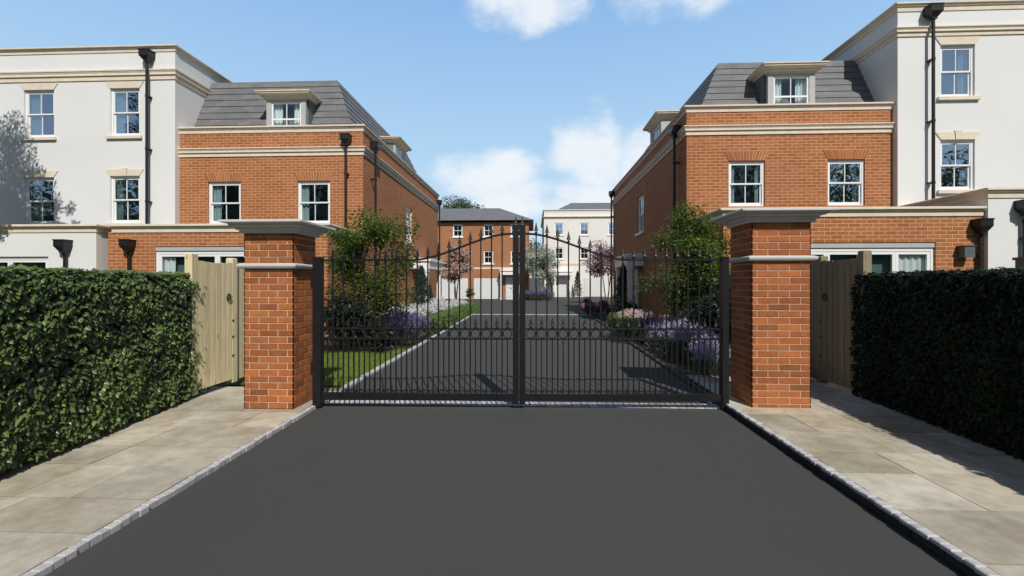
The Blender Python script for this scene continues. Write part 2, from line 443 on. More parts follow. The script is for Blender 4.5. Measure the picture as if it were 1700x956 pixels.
def add_downpipe(parent, org, pos, rot, z0, hs=1.0, r=.041, neck=0.0):
    po = .155 if neck else .125
    """pos = top centre of the hopper at the wall face"""
    zt = pos[2]; p = MB()
    loc = (pos[0]-org[0], pos[1]-org[1], -org[2])
    zb = zt - .33*hs
    if neck: p.tube([(0, -po, zb+.02), (0, -po, z0)], r, 10)
    else: p.tube([(0, -po, zb+.02), (0, -po, zb-.05), (0, -.075, zb-.14), (0, -.075, z0)], r, 10)
    z = zb - .5 - neck
    while z > z0 + .2:
        yp = po if neck else .075
        p.tube([(0, -yp, z), (0, -yp, z-.07)], r*1.25, 10); p.box(-.06, .06, -yp+.03, -.002, z-.05, z-.015)
        z -= 1.7
    o = p.build('downpipe', M['pipe'], parent, loc=loc, rot=rot, smooth=False)
    h = MB(); a = .16*hs; b = .07
    y0, y1 = -po-.14*hs, -.004
    h.box(-a-.012, a+.012, y0-.012, y1, zt-.03, zt)
    h.box(-a, a, y0, y1, zt-.20*hs, zt-.03, skip='t')
    top = [(-a, y0, zt-.20*hs), (a, y0, zt-.20*hs), (a, y1, zt-.20*hs), (-a, y1, zt-.20*hs)]
    bot = [(-b, -po-b, zb), (b, -po-b, zb), (b, -po+b, zb), (-b, -po+b, zb)]
    for k in range(4):
        j = (k+1) % 4; h.face([top[k], top[j], bot[j], bot[k]])
    h.face(bot); h.box(-b*.9, b*.9, -po-b*.9, -po+b*.9, zb-.05, zb)
    h.build('hopper', M['pipe'], o)
    return o

def coping_prof(z0, z1, o=.09, back=-.30):
    h = z1 - z0
    return [(back, z0), (.022, z0), (.026, z0+h*.48), (o*.6, z0+h*.54), (o*.6, z0+h*.68), (o, z0+h*.74), (o, z1-.012), (o-.02, z1), (back, z1)]
def string_prof(z0, z1, o=.11):
    h = z1 - z0
    return [(-.05, z0), (.03, z0), (.03, z0+h*.40), (.07, z0+h*.43), (.07, z0+h*.52), (o*.62, z0+h*.62), (o*.78, z0+h*.72), (o*.80, z0+h*.76), (o, z0+h*.82), (o, z1-.02), (-.05, z1)]

def add_mansard(parent, org, path, zb, zt, inb, slope_in, courses=9, flat=True):
    prof = []
    for i in range(courses):
        za = zb + (zt-zb)*i/courses; zc = zb + (zt-zb)*(i+1)/courses
        ia = inb + slope_in*i/courses; ic = inb + slope_in*(i+1)/courses
        prof += [(-(ia-.020), za), (-(ia-.020)-.001, za+.012), (-(ic+.002), zc)]
    mb = MB(); mb.sweep(path, prof, 0, closed=False)
    ro = mb.build('mansard_roof', M['slate'], parent, org)
    ins = inb + slope_in
    lead = MB()
    lead.sweep(path, [(-ins-.06, zt-.20), (-ins+.145, zt-.22), (-ins+.10, zt-.03), (-ins+.04, zt+.03), (-ins-.06, zt+.05)], 0)
    # hip rolls
    for i in range(1, len(path)-1):
        p = Vector(path[i]); d0 = (p-Vector(path[i-1])).normalized(); d1 = (Vector(path[i+1])-p).normalized()
        mt = Vector((d0.y, -d0.x)) + Vector((d1.y, -d1.x))
        A = Vector((p.x - mt.x*(inb-.02), p.y - mt.y*(inb-.02), zb)); B = Vector((p.x - mt.x*(ins-.02), p.y - mt.y*(ins-.02), zt))
        for side in (d0*-1, d1):
            w = Vector((side.x, side.y, 0))*.26
            up = Vector((mt.x, mt.y, 0)).normalized()*.028
            lead.face([A+up, A+w+up*.6, B+w+up*.6, B+up])
            lead.face([A+w+up*.6, A+w-up, B+w-up, B+w+up*.6])
    lead.build('lead_flashing', M['lead'], ro)
    # flat roof deck behind the lead edge
    xs = [p[0] for p in path]; ys = [p[1] for p in path]
    dk = MB(); dk.box(min(xs)+ins*.9, max(xs)-ins-.05, min(ys)+ins+.05, max(ys)-ins-.05, zt-.1, zt+.02)
    dk.build('flat_deck', M['lead'], ro)
    return ro

def add_dormer(parent, org, pos, rot, w, h, depth=1.3, ww=1.0, wh=.85):
    """front face on local y=0, z=0 at base"""
    loc = (pos[0]-org[0], pos[1]-org[1], pos[2]-org[2])
    b = MB()
    wall(b, (-w/2, 0), (w/2, 0), 0, h, [(w/2-ww/2, w/2+ww/2, h-wh-.06, h-.06)], 0, 1, .1, .7)
    wall(b, (w/2, 0), (w/2, depth), 0, h); wall(b, (-w/2, depth), (-w/2, 0), 0, h)
    b.face([(-w/2, 0, h), (w/2, 0, h), (w/2, depth, h), (-w/2, depth, h)])
    d = b.build('dormer', [M['dormer_grey'], M['room']], parent, loc=loc, rot=rot)
    r = MB(); path = [(-w/2, depth), (-w/2, 0), (w/2, 0), (w/2, depth)]
    r.sweep(path, [(-.3, h+.002), (.03, h+.002), (.03, h+.05), (.08, h+.06), (.10, h+.11), (.22, h+.15), (.22, h+.20), (.25, h+.20), (.25, h+.235), (-.3, h+.26)], 0)
    r.face([(-w/2+.29, .29, h+.255), (w/2-.29, .29, h+.255), (w/2-.29, depth, h+.255), (-w/2+.29, depth, h+.255)])
    r.build('dormer_roof', M['stone'], d)
    # sash of the dormer
    f = MB(); zb = h-wh-.06; hw = ww/2-.002
    f.box(-hw, -hw+.05, .03, .095, zb+.002, h-.062); f.box(hw-.05, hw, .03, .095, zb+.002, h-.062)
    f.box(-hw+.05, hw-.05, .031, .094, h-.12, h-.062); f.box(-hw+.05, hw-.05, .031, .094, zb+.002, zb+.05)
    zm = zb + wh*.30
    f.box(-hw+.05, hw-.05, .033, .08, zm-.025, zm+.025); f.box(-.011, .011, .04, .07, zb+.05, h-.12)
    f.build('window_frame', M['white'], d)
    p = MB(); p.face([(-hw+.05, .055, zb+.05), (hw-.05, .055, zb+.05), (hw-.05, .055, h-.12), (-hw+.05, .055, h-.12)]); p.build('pane', M['glass'], d)
    for s in (-1, 1):
        c = MB(); curtain(c, *((-hw, -hw+ww*.3) if s < 0 else (hw-ww*.3, hw)), zb-.05, h, .17, .025, .1); c.build('curtain', M['net'], d, smooth=True)
    return d

def add_patio(parent, org, pos, rot, w, h, panels, cur=(), reflection_sheet=True):
    loc = (pos[0]-org[0], pos[1]-org[1], pos[2]-org[2])
    f = MB(); hw = w/2-.003; y0, y1 = .05, .13; h -= .004
    f.box(-hw, -hw+.07, y0, y1, 0, h); f.box(hw-.07, hw, y0, y1, 0, h)
    f.box(-hw+.07, hw-.07, y0+.001, y1-.001, h-.08, h); f.box(-hw+.07, hw-.07, y0+.001, y1-.001, 0, .1)
    pw = (2*hw-.14)/panels; p = MB()
    for i in range(panels):
        x0 = -hw+.07+pw*i; x1 = x0+pw
        f.box(x0+.002, x0+.07, y0+.01, y1-.02, .1, h-.08); f.box(x1-.07, x1-.002, y0+.01, y1-.02, .1, h-.08)
        f.box(x0+.07, x1-.07, y0+.011, y1-.021, h-.15, h-.08); f.box(x0+.07, x1-.07, y0+.011, y1-.021, .1, .22)
        p.face([(x0+.07, .09, .22), (x1-.07, .09, .22), (x1-.07, .09, h-.15), (x0+.07, .09, h-.15)])
    o = f.build('patio_door', M['white'], parent, loc=loc, rot=rot)
    p.build('pane', M['glass_door'], o)
    if reflection_sheet:
        c = MB(); c.face([(-hw, .27, .0), (hw, .27, .0), (hw, .27, h+.1), (-hw, .27, h+.1)]); c.build('reflection_sheet', M['reflection_sheet'], o)  # added sheet, its teal colour standing for the reflection in the panes
    for a, b in cur:
        c = MB(); curtain(c, -hw+2*hw*a, -hw+2*hw*b, .05, h,   .16, .022, .15); c.build('curtain', M['net'], o, smooth=True)
    return o

def add_porch(parent, org, pos, rot, w, dep, h, door='white'):
    """flat canopied porch with a door; local -y outward, z=0 on the ground"""
    loc = (pos[0]-org[0], pos[1]-org[1], pos[2]-org[2])
    c = MB()
    c.box(-w/2, w/2, -dep, -.003, h, h+.34); c.box(-w/2-.07, w/2+.07, -dep-.07, -.0035, h+.34, h+.44); c.box(-w/2+.03, w/2-.03, -dep+.03, -.004, h+.44, h+.49)
    o = c.build('porch', M['white'], parent, loc=loc, rot=rot)
    for s in (-1, 1):
        q = MB(); x = s*(w/2-.11)
        q.box(x-.09, x+.09, -dep+.06, -dep+.24, .0, h-.001); q.box(x-.12, x+.12, -dep+.03, -dep+.27, 0, .16); q.box(x-.12, x+.12, -dep+.03, -dep+.27, h-.14, h-.002)
        q.build('porch_post', M['white'], o)
    d = MB(); d.box(-.5, .5, -.06, -.003, 0, 2.1); d.box(-.38, -.05, -.075, -.06, .2, .9); d.box(.05, .38, -.075, -.06, .2, .9); d.box(-.38, -.05, -.075, -.06, 1.1, 1.9); d.box(.05, .38, -.075, -.06, 1.1, 1.9)
    do = d.build('door', M['garage'], o)
    k = MB(); k.tube([(.42, -.06, 1.02), (.42, -.12, 1.02)], .025, 8); k.build('handle', M['black'], parent=do) if False else k.build('door_knob', M['black'], o)
    return o

# ------------------------------------------------------------------ the two brick houses beside the drive
def brick_house(label, path, org, zc, wins, side_wins, dormer, side_dormer, pipes, ext, porch, sx):
    """path runs with the outside on the right"""
    h = thing('brick_house', label, 'house', org)
    front_i = 0 if sx < 0 else 2
    wm = MB()
    for i in range(len(path)-1):
        a, b = path[i], path[i+1]; holes = []
        L = math.hypot(b[0]-a[0], b[1]-a[1])
        if i == front_i:
            holes = [(w[0]-w[2]/2-a[0], w[0]+w[2]/2-a[0], w[1], w[1]+w[3]) for w in wins]
        if i == 1:
            for w in side_wins:
                s = abs(w[0]-a[1]); holes.append((s-w[2]/2, s+w[2]/2, w[1], w[1]+w[3]))
        wall(wm, a, b, 0, zc[0]+.01, holes)
    # party side closing wall
    wall(wm, path[-1], path[0], 0, zc[0]+.01)
    wm.build('wall', [M['brick'], M['room']], h, org)
    c = MB(); c.sweep(path, coping_prof(zc[0], zc[1])); c.build('parapet_coping', M['stone'], h, org)
    c = MB(); c.sweep(path, string_prof(zc[2], zc[3])); c.build('cornice', M['stone'], h, org)
    ro = add_mansard(h, org, path, zc[1]-.25, 8.75 if sx < 0 else 8.55, .42, 1.08)
    fy = path[front_i][1]; sxx = path[1][0] if sx < 0 else path[2][0]
    for k, w in enumerate(wins):
        add_window(h, org, (w[0], fy, w[1]), 0, w[2], w[3], None, 'brick', cur=w[4], glass=w[5])
    rot = PI/2 if sx < 0 else -PI/2
    for w in side_wins:
        add_window(h, org, (sxx, w[0], w[1]), rot, w[2], w[3], 'white', None, cur=('net', .45, .45))
    add_dormer(h, org, dormer[0], 0, *dormer[1])
    add_dormer(h, org, side_dormer[0], rot, *side_dormer[1])
    for p in pipes: add_downpipe(h, org, p[0], p[1], p[2], *p[3:], neck=max(.05, p[0][2]-.27-zc[2]+.06))
    # single-storey extension towards the gate
    ex0, ex1, ey, ez0, ez1, door, epipe = ext
    em = MB()
    dholes = [(door[0]-door[1]/2-ex0, door[0]+door[1]/2-ex0, .1, door[2])]
    wall(em, (ex0, ey), (ex1, ey), 0, ez0+.01, dholes, room=2.4, depth=.14, mi=3)
    wall(em, (ex1, ey), (ex1, fy-.001), 0, ez0+.01); wall(em, (ex0, fy-.001), (ex0, ey), 0, ez0+.01)
    em.face([(ex0, ey, ez0), (ex1, ey, ez0), (ex1, fy-.002, ez0), (ex0, fy-.002, ez0)], 2)
    eo = em.build('extension', [M['brick'], M['room'], M['lead'], M['room_pale']], h, org)
    c = MB()
    pth = [(ex0+.12, ey), (ex1, ey), (ex1, fy-.003)] if sx < 0 else [(ex0, fy-.003), (ex0, ey), (ex1-.13, ey)]
    c.sweep(pth, coping_prof(ez0, ez1, .10)); c.build('extension_coping', M['stone'], h, org)
    # grey head trim over the glazed doors
    g = MB(); g.box(door[0]-door[1]/2+.003, door[0]+door[1]/2-.003, ey+.02, ey+.138, door[2]-.12, door[2]-.003); g.build('door_head', M['dormer_grey'], h, org)
    add_patio(h, org, (door[0], ey, .1), 0, door[1], door[2]-.1-.12, door[3], door[4])
    if epipe: add_downpipe(h, org, epipe[0], 0, .1, *epipe[1:])
    add_porch(h, org, porch[0], rot, *porch[1])
    return h

YL, XL, XLW = 14.57, -5.47, -11.6
hl = brick_house('red brick house with slate mansard left of the gates, its garden side wall in sun',
    [(XLW, YL), (XL, YL), (XL, 26.3), (XLW, 26.3)], (-8.5, 18, 0), (6.41, 6.62, 5.64, 5.93),
    [(-10.09, 3.44, 1.1, 1.385, ('curtain', .34, .10), 'glass'), (-7.10, 3.43, 1.08, 1.395, ('curtain', .32, .10), 'glass')],
    [(20.15, 3.30, 1.05, 1.55)],
    ((-8.22, 14.93, 6.45), (1.34, 1.17, 1.5, 1.02, .82)),
    ((-5.88, 20.2, 6.40), (1.5, 1.12, 1.4, 1.1, .78)),
    [((-5.98, YL, 6.27), 0, 3.1, .9), ((XL, 15.3, 6.27), PI/2, 0, .9), ((XL, 26.0, 6.25), PI/2, 0, .9)],
    (XLW+.02, XL, 12.0, 2.88, 3.10, (-8.55, 3.42, 2.50, 4, ((.02, .14),)), ((-10.92, 12.0, 2.68), .85)),
    ((XL, 21.8, 0), (2.9, .85, 2.15)), -1)
YR, XR, XRW = 13.45, 4.455, 10.2
hr = brick_house('red brick house with slate mansard right of the gates, its garden side wall in shade',
    [(XR+5.745, 25.5), (XR, 25.5), (XR, YR), (XRW, YR)], (7.3, 17, 0), (6.43, 6.62, 5.77, 6.05),
    [(6.155, 3.71, 1.02, 1.31, ('curtain', .24, .22), 'glass'), (8.93, 3.71, 1.03, 1.315, ('curtain', .12, .24), 'glass_sky')],
    [(19.15, 3.60, 1.1, 1.50)],
    ((7.6, 13.80, 6.45), (1.35, 1.21, 1.5, 1.02, .86)),
    ((4.82, 18.2, 6.45), (1.6, 1.2, 1.4, 1.1, .82)),
    [((XR, 14.1, 6.25), -PI/2, 0, .9), ((XR, 25.2, 6.5), -PI/2, 0, .9)],
    (XR, XRW+.18, 10.9, 3.035, 3.245, (7.22, 4.0, 2.44, 5, ((.03, .17), (.80, .97))), ((10.12, 10.9, 2.95), .85)),
    ((XR, 19.8, 0), (2.6, .7, 2.2)), 1)
# lantern box on the extension wall
lm = MB(); lm.box(9.68, 9.90, 10.70, 10.86, 2.08, 2.33); lm.box(9.66, 9.92, 10.68, 10.899, 2.33, 2.35)
lm.box(9.74, 9.84, 10.86, 10.899, 2.12, 2.28)
lo = lm.build('wall_lamp', M['lamp_grey'], hr, (7.3, 17, 0))
lg = MB(); lg.box(9.70, 9.88, 10.694, 10.70, 2.10, 2.31); lg.build('lamp_glass', M['glass_sky'], lo, (7.3, 17, 0) if False else (0, 0, 0))

# ------------------------------------------------------------------ the two white rendered houses
def white_house(label, path, org, zs, wins, pipe, fi):
    h = thing('rendered_house', label, 'house', org)
    wm = MB(); fy = path[fi][1]
    for i in range(len(path)-1):
        a, b = path[i], path[i+1]
        holes = [(w[0]-w[2]/2-a[0], w[0]+w[2]/2-a[0], w[1], w[1]+w[3]) for w in wins] if i == fi else []
        wall(wm, a, b, 0, zs[0]+.01, holes)
    wall(wm, path[-1], path[0], 0, zs[0]+.01)
    xs = [p[0] for p in path]; ys = [p[1] for p in path]
    wm.face([(min(xs), min(ys), zs[0]-.2), (max(xs), min(ys), zs[0]-.2), (max(xs), max(ys), zs[0]-.2), (min(xs), max(ys), zs[0]-.2)], 2)
    wm.build('wall', [M['render'], M['room'], M['lead']], h, org)
    c = MB(); c.sweep(path, coping_prof(zs[0], zs[1], .10)); c.build('parapet_coping', M['stone'], h, org)
    c = MB(); c.sweep(path, string_prof(zs[2], zs[3], .10)); c.build('cornice', M['stone'], h, org)
    for w in wins:
        add_window(h, org, (w[0], fy, w[1]), 0, w[2], w[3], 'stone', 'stone', w[6], cur=w[4], glass=w[5])
    if pipe: add_downpipe(h, org, pipe[0], 0, *pipe[1:], neck=.6)
    return h
org = (-17, 18, 0)
hlw = white_house('white rendered three storey house at the left edge with tree shadow on its wall',
    [(-27, 14.37), (XLW, 14.37), (XLW, 24.5), (-27, 24.5)], org, (9.03, 9.23, 8.12, 8.46),
    [(-16.24, 6.30, 1.04, 1.56, ('curtain', .40, .0), 'glass_sky', False), (-13.295, 6.31, 1.0, 1.555, ('curtain', .40, .0), 'glass_sky', False),
     (-16.24, 3.44, 1.04, 1.54, ('curtain', .42, .0), 'glass_sky', False), (-13.295, 3.46, 1.0, 1.54, ('curtain', .30, .0), 'glass_sky', True),
     (-19.3, 6.30, 1.04, 1.56, ('curtain', .4, 0), 'glass_sky', False), (-19.3, 3.44, 1.04, 1.54, ('curtain', .4, 0), 'glass_sky', False)],
    ((-12.42, 14.37, 9.0), 3.1), 0)
def white_ext(h, org, x0, x1, ey, fy, ez0, ez1, door, pipe, left):
    em = MB()
    holes = [(door[0]-door[1]/2-x0, door[0]+door[1]/2-x0, .1, door[2])] if door else []
    wall(em, (x0, ey), (x1, ey), 0, ez0+.01, holes, room=2.0, depth=.18)
    wall(em, (x1, ey), (x1, fy-.001), 0, ez0+.01); wall(em, (x0, fy-.001), (x0, ey), 0, ez0+.01)
    em.face([(x0, ey, ez0), (x1, ey, ez0), (x1, fy-.002, ez0), (x0, fy-.002, ez0)], 2)
    em.build('extension', [M['render'], M['room'], M['lead']], h, org)
    c = MB(); c.sweep([(x0, fy-.003), (x0, ey), (x1, ey), (x1, fy-.003)], coping_prof(ez0, ez1, .10)); c.build('extension_coping', M['stone'], h, org)
    if door: add_patio(h, org, (door[0], ey, .1), 0, door[1], door[2]-.1, 3)
    if pipe: add_downpipe(h, org, pipe[0], 0, .1, pipe[1])
white_ext(hlw, org, -27, -11.70, 11.78, 14.37, 2.87, 3.08, (-14.75, 3.4, 2.22), ((-12.50, 11.78, 2.66), .9), True)
org = (15, 18, 0)
hrw = white_house('white rendered three storey house cut off by the right edge of the picture',
    [(XRW+.001, 24.5), (XRW+.001, 13.27), (24, 13.27)], org, (9.08, 9.32, 8.38, 8.64),
    [(11.81, 6.68, .92, 1.45, ('curtain', .0, .34), 'glass_sky', False), (11.81, 4.09, .92, 1.40, ('curtain', .10, .30), 'glass_sky', True),
     (15.4, 6.68, .92, 1.45, ('curtain', 0, .3), 'glass_sky', False), (15.4, 4.09, .92, 1.40, ('curtain', 0, .3), 'glass_sky', True)],
    ((11.03, 13.27, 9.14), 3.6), 1)
white_ext(hrw, org, 10.27, 24, 10.8, 13.27, 3.42, 3.65, None, ((10.98, 10.8, 3.35), .95), False)
# low dark plinth wall seen beside the extension
pl = MB(); pl.box(10.5, 13.5, 10.2, 10.45, 0, 2.0); pl.box(10.47, 13.53, 10.17, 10.48, 2.0, 2.06)
tag(pl.build('garden_wall', M['lamp_grey'], None, (10.5, 10.3, 0)), 'low dark grey garden wall behind the shaded right hedge', 'wall')

# ------------------------------------------------------------------ far houses
def far_brick():
    org = (-7, 45, 0); h = thing('brick_house', 'distant orange brick house with hipped slate roof and white garage doors', 'house', org)
    x0, x1, y0, y1 = -14.5, -.35, 42, 50
    xs = [-10.2, -6.9, -4.05, -1.55]
    holes = []
    for x in xs:
        holes += [(x-.45-x0, x+.45-x0, 5.78, 6.93), (x-.45-x0, x+.45-x0, 3.30, 4.50)]
    wm = MB(); path = [(x0, y0), (x1, y0), (x1, y1), (x0, y1)]
    for i in range(4):
        wall(wm, path[i], path[(i+1) % 4], 0, 7.1, holes if i == 0 else [])
    wm.build('wall', [M['brick_far'], M['room']], h, org)
    for x in xs:
        add_window(h, org, (x, y0, 5.78), 0, .9, 1.15, 'white', None, cur=('net', .15, .15))
        add_window(h, org, (x, y0, 3.30), 0, .9, 1.20, 'white', None, cur=('net', .15, .15))
    c = MB(); c.sweep(path, [(-.05, 2.78), (.05, 2.78), (.05, 2.95), (-.05, 2.95)], loop=True); c.build('band_course', M['stone'], h, org)
    r = MB(); e = .45; rx0, rx1 = -11, -3.3; ym = 46; zr = 9.05; ze = 7.25
    A = [(x0-e, y0-e, ze), (x1+e, y0-e, ze), (x1+e, y1+e, ze), (x0-e, y1+e, ze)]; B = [(rx0, ym, zr), (rx1, ym, zr)]
    r.face([A[0], A[1], B[1], B[0]]); r.face([A[2], A[3], B[0], B[1]]); r.face([A[1], A[2], B[1]]); r.face([A[3], A[0], B[0]])
    r.face([(x0-e, y0-e, ze-.01), (x0-e, y1+e, ze-.01), (x1+e, y1+e, ze-.01), (x1+e, y0-e, ze-.01)])
    ro = r.build('roof', M['slate'], h, org)
    g = MB(); g.sweep([(x0-e, y0-e), (x1+e, y0-e), (x1+e, y1+e), (x0-e, y1+e)], [(-.02, ze-.12), (.1, ze-.12), (.1, ze+.01), (-.02, ze+.01)], loop=True); g.build('gutter', M['pipe'], ro)
    g = MB(); g.sweep([(x0, y0), (x1, y0), (x1, y1), (x0, y1)], [(-.02, ze-.32), (.12, ze-.32), (.12, ze-.15), (-.02, ze-.15)], loop=True); g.build('fascia', M['white'], ro)
    for gx in (-4.2, -7.15):
        d = MB(); d.box(gx-1.2, gx+1.2, y0-.05, y0-.003, .05, 1.95)
        for k in range(1, 5): d.box(gx-1.18, gx+1.18, y0-.056, y0-.05, .05+.38*k-.19, .05+.38*k+.13)
        d.build('garage_door', M['garage'], h, org)
    add_porch(h, org, (-1.95, y0, 0), 0, 1.9, .9, 2.25)
    return h
far_brick()
def far_white():
    org = (8, 54, 0); h = thing('rendered_house', 'distant cream rendered house with grey hipped roof at the end of the drive', 'house', org)
    x0, x1, y0, y1 = 1.25, 15, 50, 59
    xs = [2.88, 5.62, 8.66, 11.5]; holes = []
    for x in xs: holes += [(x-.46-x0, x+.46-x0, 6.73, 8.05), (x-.46-x0, x+.46-x0, 4.12, 5.38)]
    wm = MB(); path = [(x0, y0), (x1, y0), (x1, y1), (x0, y1)]
    for i in range(4): wall(wm, path[i], path[(i+1) % 4], 0, 9.4, holes if i == 0 else [])
    wm.build('wall', [M['render_far'], M['room']], h, org)
    for x in xs:
        add_window(h, org, (x, y0, 6.73), 0, .92, 1.32, 'white', None, cur=('net', 0, .2), glass='glass_sky')
        add_window(h, org, (x, y0, 4.12), 0, .92, 1.26, 'white', None, cur=('net', .2, 0))
    c = MB(); c.sweep(path, coping_prof(9.25, 9.5, .12), loop=True); c.build('parapet_coping', M['render_far'], h, org)
    c = MB(); c.sweep(path, string_prof(8.5, 8.75, .2), loop=True); c.build('cornice', M['stone'], h, org)
    c = MB(); c.sweep(path, [(-.02, 3.5), (.06, 3.5), (.06, 3.68), (-.02, 3.68)], loop=True); c.build('band_course', M['stone'], h, org)
    r = MB(); e = -.6; A = [(x0-e, y0-e, 9.2), (x1+e, y0-e, 9.2), (x1+e, y1+e, 9.2), (x0-e, y1+e, 9.2)]; B = [(4.6, 54.5, 11.0), (12, 54.5, 11.0)]
    r.face([A[0], A[1], B[1], B[0]]); r.face([A[2], A[3], B[0], B[1]]); r.face([A[1], A[2], B[1]]); r.face([A[3], A[0], B[0]]); r.build('roof', M['slate'], h, org)
    add_porch(h, org, (3.25, y0, 0), 0, 1.9, 1.0, 2.35)
    d = MB(); d.box(5.6, 7.9, y0-.05, y0-.003, .05, 2.1)
    for k in range(1, 5): d.box(5.62, 7.88, y0-.056, y0-.05, .05+.4*k-.2, .05+.4*k+.14)
    d.build('garage_door', M['garage'], h, org)
    return h
far_white()
fe = MB(); fe.box(-.3, 1.2, 47.0, 47.1, 0, 2.0)
for k in range(13): fe.box(-.3+.118*k, -.3+.118*k+.10, 46.97, 47.0, .05, 2.03)
tag(fe.build('fence', M['lamp_grey'], None, (0, 47, 0)), 'dark grey board fence between the two distant houses', 'fence')

# ------------------------------------------------------------------ setting on the ground
def kl(y): return -2.445 - .034*y*.74       # left road edge
def kr(y): return 2.16 + .0185*y            # right road edge
g = MB(); g.face([(-300, -200, -.03), (300, -200, -.03), (300, 500, -.03), (-300, 500, -.03)])
tag(g.build('ground', M['ground']), kind='structure')
r = MB()
ys = [-12, -4, 0, 3, 5.7, 8, 12, 18, 22]
for a, b in zip(ys, ys[1:]):
    e0 = kl(a) if a < 5.7 else -2.60-.012*(a-5.7); e1 = kl(b) if b < 5.7 else -2.60-.012*(b-5.7)
    r.face([(e0, a, 0), ((kr(a) if a <= 5.7 else 2.265+.022*(a-5.7)), a, 0), ((kr(b) if b <= 5.7 else 2.265+.022*(b-5.7)), b, 0), (e1, b, 0)])
r.face([(-2.80, 22, 0), (2.63, 22, 0), (3.2, 27, 0), (-3.5, 27, 0)])
r.face([(-3.5, 27, 0), (3.2, 27, 0), (9, 30, 0), (-9, 30, 0)])
r.face([(-9, 30, 0), (9, 30, 0), (30, 32, 0), (-30, 32, 0)])
r.face([(-30, 32, 0), (30, 32, 0), (30, 50, -.002), (-30, 50, -.002)])
tag(r.build('driveway', M['tarmac']), kind='structure')

def setts(name, pts, w, h, step, side, z0=-.02, tone=1.0):
    """row of granite setts along the road edge; pts = function y->x of the inner face"""
    s = MB(); rr = random.Random(5+side)
    y = pts[1]
    while y < pts[2]:
        L = step*rr.uniform(.9, 1.1); x = pts[0](y+L/2)
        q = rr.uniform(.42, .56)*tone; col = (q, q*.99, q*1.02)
        a, b = (x - w, x) if side < 0 else (x, x + w)
        j = rr.uniform(-.006, .006)
        hh = h + rr.uniform(-.003, .003)
        s.cbox(a+.003+(j if side > 0 else 0), b-.003+(j if side < 0 else 0), y+.002, y+L-.002, z0, hh, .006, 0, col)
        y += L
    y0, y1 = pts[1], pts[2]; f = pts[0]
    for k in range(8):
        a = y0+(y1-y0)*k/8; b = y0+(y1-y0)*(k+1)/8
        o0 = -w if side < 0 else 0; o1 = 0 if side < 0 else w; i_ = .012
        P = [(f(a)+o0+i_, a, z0), (f(a)+o1-i_, a, z0), (f(b)+o1-i_, b, z0), (f(b)+o0+i_, b, z0)]
        T = [(p[0], p[1], h-.014) for p in P]
        jc = (.40*tone, .38*tone, .34*tone)
        s.face(T, 0, None, jc)
        s.face([P[1], P[2], T[2], T[1]], 0, None, jc); s.face([P[0], P[3], T[3], T[0]], 0, None, jc)
    return tag(s.build(name, M['sett']), kind='structure')
setts('kerb', (kl, -1.5, 5.62), .060, .042, .070, -1)
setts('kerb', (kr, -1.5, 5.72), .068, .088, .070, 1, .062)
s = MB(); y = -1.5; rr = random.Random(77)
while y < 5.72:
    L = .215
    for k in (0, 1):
        q = rr.uniform(.8, 1.25)*.035; o = .1 if k else 0  # dark brick courses, the near-black tint also holding the shade of this face
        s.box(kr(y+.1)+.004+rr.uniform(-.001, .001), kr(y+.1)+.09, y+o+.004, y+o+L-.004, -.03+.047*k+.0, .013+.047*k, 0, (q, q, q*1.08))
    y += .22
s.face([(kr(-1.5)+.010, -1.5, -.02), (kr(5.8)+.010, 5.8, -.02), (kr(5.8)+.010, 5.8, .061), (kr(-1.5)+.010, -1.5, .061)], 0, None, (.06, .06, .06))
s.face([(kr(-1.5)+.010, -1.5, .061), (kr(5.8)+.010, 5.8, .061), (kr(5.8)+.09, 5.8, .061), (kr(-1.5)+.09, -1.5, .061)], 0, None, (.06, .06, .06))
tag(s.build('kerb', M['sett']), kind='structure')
inl = lambda y: -2.60 - .012*(y-5.7)
inr = lambda y: 2.265 + .022*(y-5.7)
setts('kerb', (inl, 5.8, 22), .10, .035, .22, -1)
setts('kerb', (inr, 5.8, 22), .10, .05, .22, 1, -.02, .10)  # low tone puts the shade of the right side into these setts
s = MB(); x = -2.56
while x < 2.24:
    for row in (0, 1):
        q = R.uniform(.36, .56); s.cbox(x+.003, x+.102, 5.565+row*.105, 5.66+row*.105, -.02, .010, .006, 0, (q, q, q*1.02))
    x += .105
tag(s.build('threshold_setts', M['sett']), kind='structure')
s = MB(); x = -2.82
while x < 2.6:
    q = R.uniform(.5, .62); s.cbox(x+.004, x+.196, 21.75, 22.02, -.02, .008, .005, 0, (q, q, q)); x += .2
tag(s.build('cross_setts', M['sett']), kind='structure')

